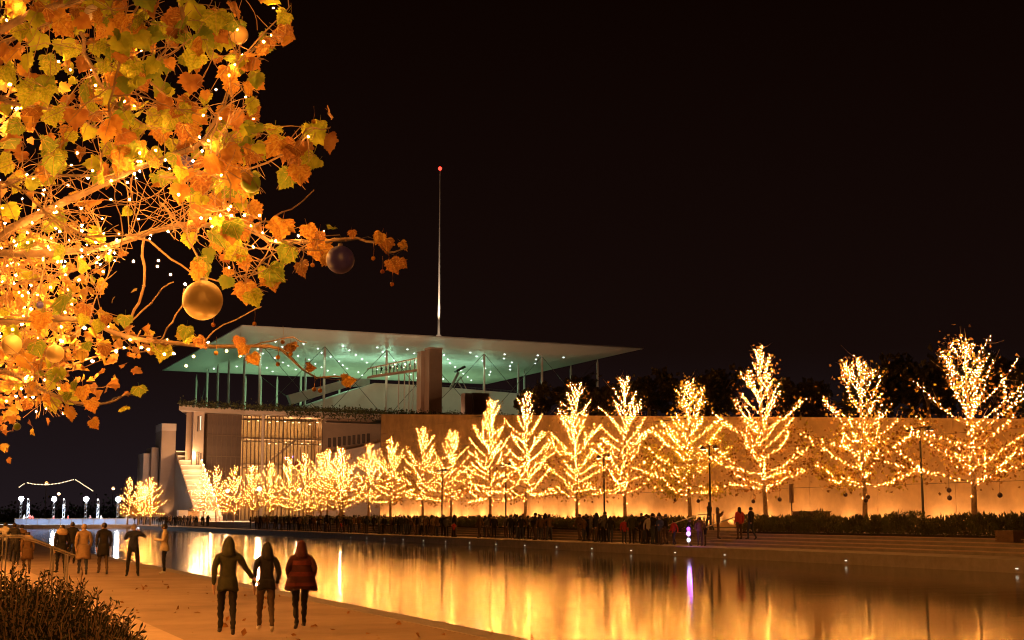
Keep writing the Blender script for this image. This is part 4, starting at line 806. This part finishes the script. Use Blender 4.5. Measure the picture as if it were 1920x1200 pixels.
# ------------------------------------------------------------------ near plane tree hung with lights and baubles
LO = [(0, .0), (.12, -.06), (.26, -.10), (.40, -.06), (.46, .02), (.53, .06), (.50, .14), (.60, .22), (.50, .28), (.56, .38), (.60, .50), (.47, .50), (.42, .56), (.40, .66), (.31, .68), (.26, .80), (.17, .80), (.11, .92), (0, 1.06)]
def leaf_mesh(seed, m):
    rg = np.random.default_rng(seed); n = len(LO); fold, curl, tw = rg.uniform(-.1, .32), rg.uniform(-.35, .5), rg.uniform(-.35, .35)
    def lift(p): x, y = p[..., 0], p[..., 1]; return np.stack([x, y, fold * np.abs(x) - curl * .5 * y * y + tw * x * y + .035 * np.sin(9 * x + 7 * y + seed)], -1)
    b = MB()
    for sg_ in (1, -1):
        R = np.array([(sg_ * x * rg.uniform(.88, 1.1), y) for x, y in LO]); mid = np.stack([np.zeros(n), np.linspace(0, 1.06, n) ** 1.15 * .95], 1); q2 = R * .5 + mid * .5
        b.add(lift(np.vstack([R, q2, mid])), [[k + a, k + 1 + a, k + 1 + n + a, k + n + a] for k in range(n - 1) for a in (0, n)])
    for ex, ey in ((0, .98), (.46, .44), (-.46, .44), (.40, .02), (-.40, .02)):
        q = np.array([(0, 0), (ex * .5, ey * .5), (ex, ey)]); w_ = np.array([-ey, ex]) / math.hypot(ex, ey) * .012
        for sg_ in (.012, -.012):
            a_ = lift(q + w_); c_ = lift(q - w_); a_[:, 2] += sg_; c_[:, 2] += sg_; b.add(np.vstack([a_, c_]), [[0, 1, 4, 3], [1, 2, 5, 4]], 1)
    b.tube([(0, .02, 0), (0, -.22, .04), (.02, -.42, .1)], .012, 3, m=0, cap=False); return b.mesh('leaf', [m, M['vein']])
M['vein'] = leafmat('leaf_vein', (.62, .50, .14), (.50, .36, .10), .3)
LEAF = {k: [leaf_mesh(i * 7 + j, M[k]) for i in range(7)] for j, k in enumerate(('leaf_y', 'leaf_o', 'leaf_b', 'leaf_g'))}
pt = thing('plane_tree', 'near plane tree with autumn leaves wrapped in fairy lights', 'tree', (-.6, 11.0, .62))
O_ = np.array([-.6, 11.0, .62]); rg = np.random.default_rng(2024)
MB().tube([(0, 0, -.3), (.02, 0, 1.2), (-.02, .05, 3.), (.0, .0, 5.2), (.1, .05, 8)], [.24, .19, .17, .14, .07], 12).build('trunk', M['bark'], pt, True)
BOUGH = [   # picture track, distance, radius at root and tip
 ([(-330, 560), (-120, 490), (0, 446), (26, 424), (105, 386), (188, 349), (244, 319), (311, 296), (380, 268), (412, 215), (440, 130), (488, 78)], (10.2, 9.3), (.075, .012)),
 ([(-330, 480), (-100, 470), (60, 478), (140, 470), (237, 452), (300, 430), (354, 421), (417, 425), (470, 432), (512, 454), (583, 454), (617, 452), (660, 446), (700, 450), (733, 477), (762, 464)], (10.0, 8.9), (.055, .006)),
 ([(-300, 600), (-100, 600), (0, 606), (90, 600), (158, 596), (233, 633), (292, 642), (375, 650), (458, 650), (520, 649), (541, 667), (575, 704), (645, 708)], (10.3, 9.5), (.05, .006)),
 ([(-300, 690), (-90, 690), (0, 694), (42, 708), (75, 729), (108, 746), (154, 758), (200, 758), (225, 746), (252, 732)], (10.8, 10.4), (.04, .006)),
 ([(-300, 300), (-80, 120), (0, 50), (80, 20), (170, -8), (260, -60)], (10.0, 9.6), (.06, .03)), ([(170, -60), (184, 11), (210, 75), (233, 120), (255, 128), (285, 160)], (9.6, 9.3), (.03, .008)),
 ([(300, -60), (255, 8), (225, 112), (214, 158), (205, 210)], (9.0, 8.8), (.018, .010)), ([(150, 60), (165, 112), (195, 169), (217, 191), (240, 215)], (9.5, 9.4), (.028, .014)),
 ([(-200, 150), (0, 185), (22, 191), (94, 206), (146, 225), (200, 250)], (10.1, 9.7), (.035, .012)), ([(-200, 90), (0, 88), (60, 55), (110, 38), (170, 10)], (9.9, 9.6), (.03, .016)),
 ([(300, 330), (375, 330), (440, 325), (487, 311), (544, 285), (560, 258), (581, 238), (600, 244), (620, 238)], (9.2, 9.0), (.018, .005)), ([(380, 270), (430, 285), (470, 288), (520, 275)], (9.3, 9.2), (.014, .005)),
 ([(470, 432), (500, 415), (521, 405), (560, 385), (589, 356)], (9.1, 9.0), (.012, .005)), ([(300, 380), (330, 408), (372, 484)], (9.4, 9.2), (.016, .009)),
 ([(246, 604), (252, 575), (270, 542), (272, 510), (266, 470), (268, 434)], (9.8, 9.6), (.018, .014)), ([(246, 602), (275, 578), (300, 545), (325, 529)], (9.8, 9.5), (.013, .006)), ([(300, 640), (318, 610), (337, 583), (346, 540)], (9.7, 9.3), (.012, .006)),
 ([(236, 440), (290, 458), (330, 492), (362, 510), (420, 530), (470, 542), (490, 532)], (9.6, 9.2), (.016, .005)), ([(375, 645), (410, 612), (450, 596), (490, 575)], (9.5, 9.3), (.012, .004)), ([(458, 650), (500, 640), (540, 630), (575, 642)], (9.5, 9.4), (.010, .004)),
 ([(400, 430), (440, 450), (500, 470), (540, 472), (570, 462)], (9.2, 9.1), (.011, .005)), ([(-120, 420), (0, 350), (70, 330), (160, 330), (205, 318), (260, 300)], (10.4, 10.0), (.03, .012)), ([(-120, 380), (0, 345), (30, 345), (90, 400), (150, 440), (230, 470)], (9.0, 8.8), (.014, .007)),
 ([(420, 200), (400, 250), (395, 300), (430, 330), (430, 390)], (9.2, 9.), (.016, .006)), ([(440, 130), (470, 90), (500, 60), (545, 10)], (9.2, 9.1), (.014, .005)), ([(350, 60), (330, -30)], (9.2, 9.0), (.02, .02)), ([(205, 210), (250, 130), (310, 105), (345, 80)], (9.2, 9.), (.010, .005)), ([(0, 540), (80, 520), (160, 500), (215, 470)], (10.3, 10.), (.02, .01)), ([(0, 470), (60, 560), (120, 600)], (10.4, 10.2), (.014, .008)), ([(72, 684), (76, 700), (78, 678), (100, 640)], (10.4, 10.), (.012, .006)), ([(90, 745), (130, 740), (165, 730), (200, 724)], (10.5, 10.3), (.009, .004))]
# silhouette of the crown in the picture, for where twigs may reach
ENV = np.array([(-420, -300), (560, -300), (545, 20), (560, 60), (500, 120), (480, 210), (560, 235), (630, 230), (600, 300), (570, 370), (480, 370), (470, 400), (560, 420), (640, 440), (620, 470), (520, 540), (500, 560), (430, 530), (390, 470), (270, 440), (240, 480), (215, 520), (180, 570), (240, 600), (330, 640), (340, 670), (220, 660), (140, 660), (110, 700), (160, 750), (150, 780), (40, 790), (-420, 800)], float)
def inside(x, y):
    r = False; j = len(ENV) - 1
    for i in range(len(ENV)):
        if (ENV[i, 1] > y) != (ENV[j, 1] > y) and x < (ENV[j, 0] - ENV[i, 0]) * (y - ENV[i, 1]) / (ENV[j, 1] - ENV[i, 1]) + ENV[i, 0]: r = not r
        j = i
    return r
def topx(P):
    v = P - CC; k = v @ FW; return 960 + FPX * (v @ RT) / k, 600 - FPX * (v @ UP) / k
def smooth_pts(P):
    for _ in range(1):
        Q = [P[0]]
        for a, b in zip(P[:-1], P[1:]): Q += [a * .75 + b * .25, a * .25 + b * .75]
        P = np.array(Q + [P[-1]])
    return P
pts_all = []                                    # points where leaves, twigs and bulbs may hang
LOOSE = [(550, 60)]
for tr_, (d0, d1), (r0, r1) in BOUGH:
    u = np.linspace(0, 1, len(tr_)); ph_ = rg.uniform(0, 6.28)
    P = np.array([at_d(x, y, d0 + (d1 - d0) * s + .16 * math.sin(4 * s + ph_)) for (x, y), s in zip(tr_, u)]); P = smooth_pts(P); k = len(P)
    P[1:-1] += rg.normal(0, .006, (k - 2, 3)); b = MB(); b.tube(P - O_, np.linspace(r0 * .58, r1 * .75, k) * rg.uniform(.92, 1.08, k), 8 if r0 > .03 else 6)
    for q in range(2, k - 1):                    # knobs where old twigs left
        if rg.uniform() < .35: b.ball(P[q] - O_, np.interp(q, [0, k], [r0, r1]) * .66 + .0015, 6, 4)
    b.build('bough' if r0 > .025 else 'branch', M['bark'] if r0 > .025 else M['twig'], pt, True)
    S = resample(P, .04); pts_all.append(np.hstack([S, np.linspace(r0, r1, len(S))[:, None]]))
pts_all = np.vstack(pts_all)
# twigs grown off the boughs
TW = MB(); tipsN = []; ntw = 0
def grow(p, d, L, r, lvl):
    global ntw
    n = max(4, int(L / .06)); P = [p]; 
    for k in range(n):
        d = d + rg.normal(0, .16, 3) + np.array([0, 0, -.02]); d /= np.linalg.norm(d); q = P[-1] + d * L / n; x, y = topx(q)
        if x > -60 and not inside(x, y): break
        P.append(q)
    if len(P) < 3: return
    P = np.array(P); TW.tube(P - O_, np.linspace(r, max(.0022, r * .4), len(P)), 4, cap=False); ntw += 1; tipsN.append(P)
    if lvl < 2:
        for _ in range(rg.integers(1, 4) if lvl == 0 else rg.integers(0, 2)):
            i = rg.integers(1, len(P)); dd = d + rg.normal(0, .7, 3); grow(P[i], dd / np.linalg.norm(dd), L * rg.uniform(.35, .65), r * .6, lvl + 1)
sel = pts_all[rg.permutation(len(pts_all))]
cnt = 0
for q in sel:
    x, y = topx(q[:3])
    if x > -60 and not inside(x, y): continue
    if x < -60 and rg.uniform() > .35: continue
    d = RT * rg.normal(.25, .6) + UP * rg.normal(.1, .75) + FH * rg.normal(0, .6); grow(q[:3], d / np.linalg.norm(d), rg.uniform(.25, .8), rg.uniform(.0032, .006), 0); cnt += 1
    if cnt > 470: break
TW.build('twigs', M['twig'], pt, kind='stuff')
# leaves: where the photograph shows them dense, few where it shows bare twigs
def leafdens(x, y):
    d = 1. if y < 330 else .42 if x > 330 else .30 if y < 560 else .5
    if x < 330 and 330 < y < 640: d = .13
    if x < -40: d *= .25
    return d
LFC = {k: MB() for k in LEAF}; nobj = 0; cand = []
for P in tipsN:
    for i in range(1, len(P)):
        x, y = topx(P[i]); 
        if rg.uniform() < .14 * leafdens(x, y): cand.append((P[i], x, y))
HAND = [(150, 30, 'leaf_y'), (390, 40, 'leaf_g'), (405, 30, 'leaf_y'), (440, 45, 'leaf_g'), (370, 110, 'leaf_y'), (520, 60, 'leaf_b'), (500, 75, 'leaf_g'), (320, 230, 'leaf_y'), (360, 95, 'leaf_o'), (110, 45, 'leaf_o'), (480, 110, 'leaf_o'), (525, 270, 'leaf_o'), (555, 275, 'leaf_b'), (545, 330, 'leaf_g'), (560, 320, 'leaf_o'), (600, 235, 'leaf_y'), (585, 250, 'leaf_y'), (615, 215, 'leaf_b'),
        (575, 430, 'leaf_o'), (595, 460, 'leaf_o'), (530, 420, 'leaf_o'), (545, 470, 'leaf_g'), (455, 470, 'leaf_y'), (465, 500, 'leaf_o'), (505, 510, 'leaf_g'), (395, 440, 'leaf_g'), (370, 500, 'leaf_o'), (380, 490, 'leaf_g'), (460, 540, 'leaf_o'), (470, 555, 'leaf_y'), (345, 640, 'leaf_y'), (350, 620, 'leaf_g'), (370, 640, 'leaf_b'), (450, 640, 'leaf_b'), (460, 655, 'leaf_o'), (471, 672, 'leaf_o'),
        (725, 455, 'leaf_b'), (715, 445, 'leaf_o'), (752, 462, 'leaf_o'), (732, 495, 'leaf_b'), (748, 497, 'leaf_b'), (660, 440, 'leaf_b'), (625, 435, 'leaf_g'), (607, 485, 'leaf_o'), (575, 694, 'leaf_b'), (642, 720, 'leaf_o'), (545, 652, 'leaf_b'), (125, 560, 'leaf_g'), (160, 600, 'leaf_y'), (190, 610, 'leaf_y'), (150, 500, 'leaf_y'), (125, 580, 'leaf_g'), (80, 595, 'leaf_o'), (200, 600, 'leaf_b'), (235, 600, 'leaf_g'), (160, 650, 'leaf_g'), (195, 655, 'leaf_b'),
        (140, 722, 'leaf_g'), (130, 745, 'leaf_g'), (155, 733, 'leaf_o'), (168, 758, 'leaf_o'), (260, 732, 'leaf_g'), (235, 770, 'leaf_y'), (172, 795, 'leaf_o'), (85, 750, 'leaf_o'), (120, 728, 'leaf_o'), (15, 270, 'leaf_g'), (40, 240, 'leaf_g'), (80, 270, 'leaf_g'), (100, 300, 'leaf_g'), (20, 310, 'leaf_y'), (60, 180, 'leaf_y'), (160, 165, 'leaf_g'), (200, 60, 'leaf_o'), (270, 80, 'leaf_b')]
def put_leaf(p, x, y, sz, kind=None, obj=True):
    k = kind or rg.choice(['leaf_y', 'leaf_o', 'leaf_b', 'leaf_g'], p=[.35, .25, .20, .20]); me = LEAF[k][rg.integers(0, 7)]
    d = np.array([rg.normal(0, .55), rg.normal(0, .45), -1. + rg.normal(0, .55)]); d /= np.linalg.norm(d); nn = -FW * rg.uniform(.8, 1.6) + rg.normal(0, .5, 3); X = np.cross(d, nn); X /= np.linalg.norm(X); Z = np.cross(X, d)
    W = Matrix(((X[0] * sz, d[0] * sz, Z[0] * sz, p[0]), (X[1] * sz, d[1] * sz, Z[1] * sz, p[1]), (X[2] * sz, d[2] * sz, Z[2] * sz, p[2]), (0, 0, 0, 1)))
    if obj:
        o = link('leaf', me, pt); o.matrix_local = Matrix.Translation(-Vector(O_)) @ W
    else:
        V = np.zeros(len(me.vertices) * 3); me.vertices.foreach_get('co', V); V = V.reshape(-1, 3) @ np.array(W)[:3, :3].T + np.array(p) - O_
        LFC[k].add(V[:0], np.zeros((0, 3), int)); LFC[k].V[-1] = V; 
        tri = LTRI[me.name]; LFC[k].F[-1] = tri + LFC[k].n; LFC[k].M[-1] = np.zeros(len(tri), int); LFC[k].n += len(V)
LTRI = {}
for L_ in LEAF.values():
    for me in L_:
        me.calc_loop_triangles(); a = np.zeros(len(me.loop_triangles) * 3, int); me.loop_triangles.foreach_get('vertices', a); LTRI[me.name] = a.reshape(-1, 3)
for x, y, k in HAND: put_leaf(at_d(x, y - 8, 9.0 + rg.uniform(-.25, .35)), x, y, rg.uniform(.105, .17) if y < 600 and x < 600 else rg.uniform(.06, .11), k); nobj += 1
rg.shuffle(cand)
cand.sort(key=lambda c: c[1] < 0)
for p, x, y in cand[:600]:
    vis = x > 0 and y > 0; obj = vis and nobj < 298; put_leaf(p, x, y, rg.uniform(.07, .155) if y < 420 else rg.uniform(.06, .13), None, obj); nobj += obj
for k, b in LFC.items():
    if b.n: b.build('leaf_cluster', M[k], pt, kind='stuff')
# seed balls on stalks
sbm = MB().ball((0, 0, 0), .0155, 8, 6).tube([(0, 0, .014), (.004, 0, .06), (0, .003, .11)], .0014, 3, cap=False).mesh('seed_ball', M['leaf_o'], True)
for x, y in [(155, 690), (242, 664), (260, 668), (140, 664), (700, 484), (717, 509), (735, 533), (728, 497), (400, 609), (477, 607), (586, 497), (430, 433), (545, 664), (521, 670), (521, 683), (589, 730), (600, 732), (530, 641), (166, 82), (163, 66), (238, 106), (440, 28), (545, 33), (588, 228), (145, 575), (405, 662), (205, 150), (70, 318), (440, 255)]:
    link('seed_ball', sbm, pt).location = tuple(at_d(x, y, 9.15 + rg.uniform(-.2, .2)) - O_)
# light strings with single bulbs
ls = MB()
for tr_, (d0, d1), _r in [BOUGH[i] for i in (0, 1, 2, 3, 4, 8, 21)]:
    u = np.linspace(0, 1, len(tr_)); P = smooth_pts(np.array([at_d(x, y + 9 * math.sin(i * 2.3), d0 + (d1 - d0) * s - .08) for i, ((x, y), s) in enumerate(zip(tr_, u))])); ls.tube(P - O_, .0028, 3, cap=False)
lsw = ls.build('light_string', M['dark_metal'], pt)
bme = MB().ball((0, 0, 0), .0066, 8, 6).mesh('bulb', M['bulb_near'], True); bsm = MB().ball((0, 0, 0), .0045, 6, 4).mesh('bulb', M['bulb_near'], True)
BP = [(394, 410), (413, 404), (429, 393), (434, 404), (458, 404), (487, 404), (524, 415), (559, 442), (398, 425), (430, 425), (450, 426), (363, 420), (377, 409), (233, 652), (265, 652), (278, 655), (308, 664), (326, 663), (349, 686), (363, 668), (390, 642), (425, 658), (450, 667), (40, 729), (30, 743), (62, 745), (110, 729), (12, 752), (250, 490), (297, 489), (295, 499), (320, 515), (347, 533), (405, 168), (381, 216), (413, 222), (374, 257), (391, 264), (379, 283), (362, 302), (440, 122), (430, 141), (233, 190), (172, 131), (179, 160), (135, 50), (41, 24), (29, 12), (110, 115), (132, 131), (16, 303), (52, 455), (60, 418), (26, 452), (112, 434), (154, 422), (153, 432), (194, 437), (219, 450), (153, 469), (108, 491), (115, 490), (206, 470), (204, 475), (215, 474), (180, 454), (148, 525), (58, 535), (53, 549), (30, 516), (24, 618), (114, 638), (115, 613), (105, 387), (209, 339), (78, 363), (63, 336), (165, 334), (252, 326), (262, 321), (106, 398), (208, 374), (243, 374), (152, 391), (145, 287), (195, 250), (262, 287), (264, 303), (292, 282), (310, 300), (330, 372), (335, 365)]
nb = 0
for i, (x, y) in enumerate(BP):
    o = link('bulb', bme, lsw); o.location = tuple(at_d(x, y, (9.0 if x > 240 else 9.4) + rg.uniform(-.25, .3)) - O_); nb += 1
tries = 0
while nb < 235 and tries < 6000:
    tries += 1; q = pts_all[rg.integers(0, len(pts_all))]; p = q[:3] + rg.normal(0, .11, 3); x, y = topx(p)
    w = 1. if (x < 330 and 300 < y < 640) else .28 if x > -40 else .30
    if rg.uniform() > w or not (inside(x, y) or x < 0): continue
    o = link('bulb', bsm if rg.uniform() < .6 else bme, lsw); o.location = tuple(p - O_ + FH * rg.uniform(-.1, .25)); nb += 1
# baubles: each a thing of its own
def bauble(px, py, rpx, d, label, m, dark=False):
    c = at_d(px, py, d); r = rpx * d / FPX; t = thing('bauble', label, 'bauble', tuple(c), 0, 'baubles in the near plane tree')
    MB().ball((0, 0, 0), r, 28, 18).build('ball', m, t, True); MB().lathe([(.001, r * 1.16), (r * .16, r * 1.14), (r * .2, r * .96)], n=10).build('cap', M['steel'], t, True); MB().tube([(0, 0, r * 1.1), (.004, 0, r * 1.3), (0, 0, r * 1.75)], .0016, 4).build('loop', M['dark_metal'], t)
gold = mat('bauble_gold', (.58, .42, .16), .42, metal=.1, noise=.08, scale=4); pearl = mat('bauble_pearl', (.66, .60, .52), .4, metal=.05, noise=.06, scale=5); violet = mat('bauble_violet', (.055, .045, .26), .4, spec=.5); green = mat('bauble_green', (.25, .36, .03), .3)
for a in ((380, 563, 38, 8.8, 'large matte gold bauble hanging in the middle of the near tree', gold), (638, 487, 27, 8.8, 'dark violet shiny bauble at the end of the long bough', violet), (470, 343, 19, 8.8, 'green bauble half behind an orange leaf', green), (22, 646, 19, 9.6, 'gold bauble at the left edge of the near tree', gold), (103, 663, 17, 9.4, 'small gold bauble below the left boughs', gold), (173, 24, 15, 9.2, 'pale pearl bauble near the top left', pearl), (447, 65, 19, 9.35, 'gold bauble behind the large leaves at the top', gold), (347, 308, 17, 9.6, 'dark violet bauble behind the leaves in the crown', violet), (75, 572, 7, 9.6, 'small violet bauble in the left boughs', violet), (70, 473, 12, 9.8, 'pearl bauble among the left light strings', pearl), (204, 484, 8, 9.8, 'small green bauble under a cluster of lights', green), (32, 800, 7, 14., 'tiny green bauble in the lower left twigs', green)): bauble(*a)
# the next trees of the near row
for k, (y, seed) in enumerate(((19.7, 501), (28.3, 502), (37.0, 503), (45.6, 504), (54.2, 506), (62.8, 507), (-6.0, 505))):
    lit_tree(seed, 11.5, 3.0 if k == 0 else 2.45, (-.5 - .2 * min(k, 5) + (.8 if y < 0 else 0), y, .62 if y < 14 else 0.), ['second lit tree of the near row behind the left boughs', 'third lit tree of the near row with leaves at the left edge', 'fourth lit tree of the near row beyond the left edge', 'fifth lit tree of the near row beyond the left edge', 'sixth lit tree of the near row, out of sight to the left', 'seventh lit tree of the near row, out of sight to the left', 'lit tree of the near row standing behind the camera'][k], 'lit trees of the near row', False, leafy=2.2, yellow=.35, nl=40, z0=2.6, bulb=.022, step=.17, bmat='bulb_row', leafs=.13, forks=.8, lobed=True)
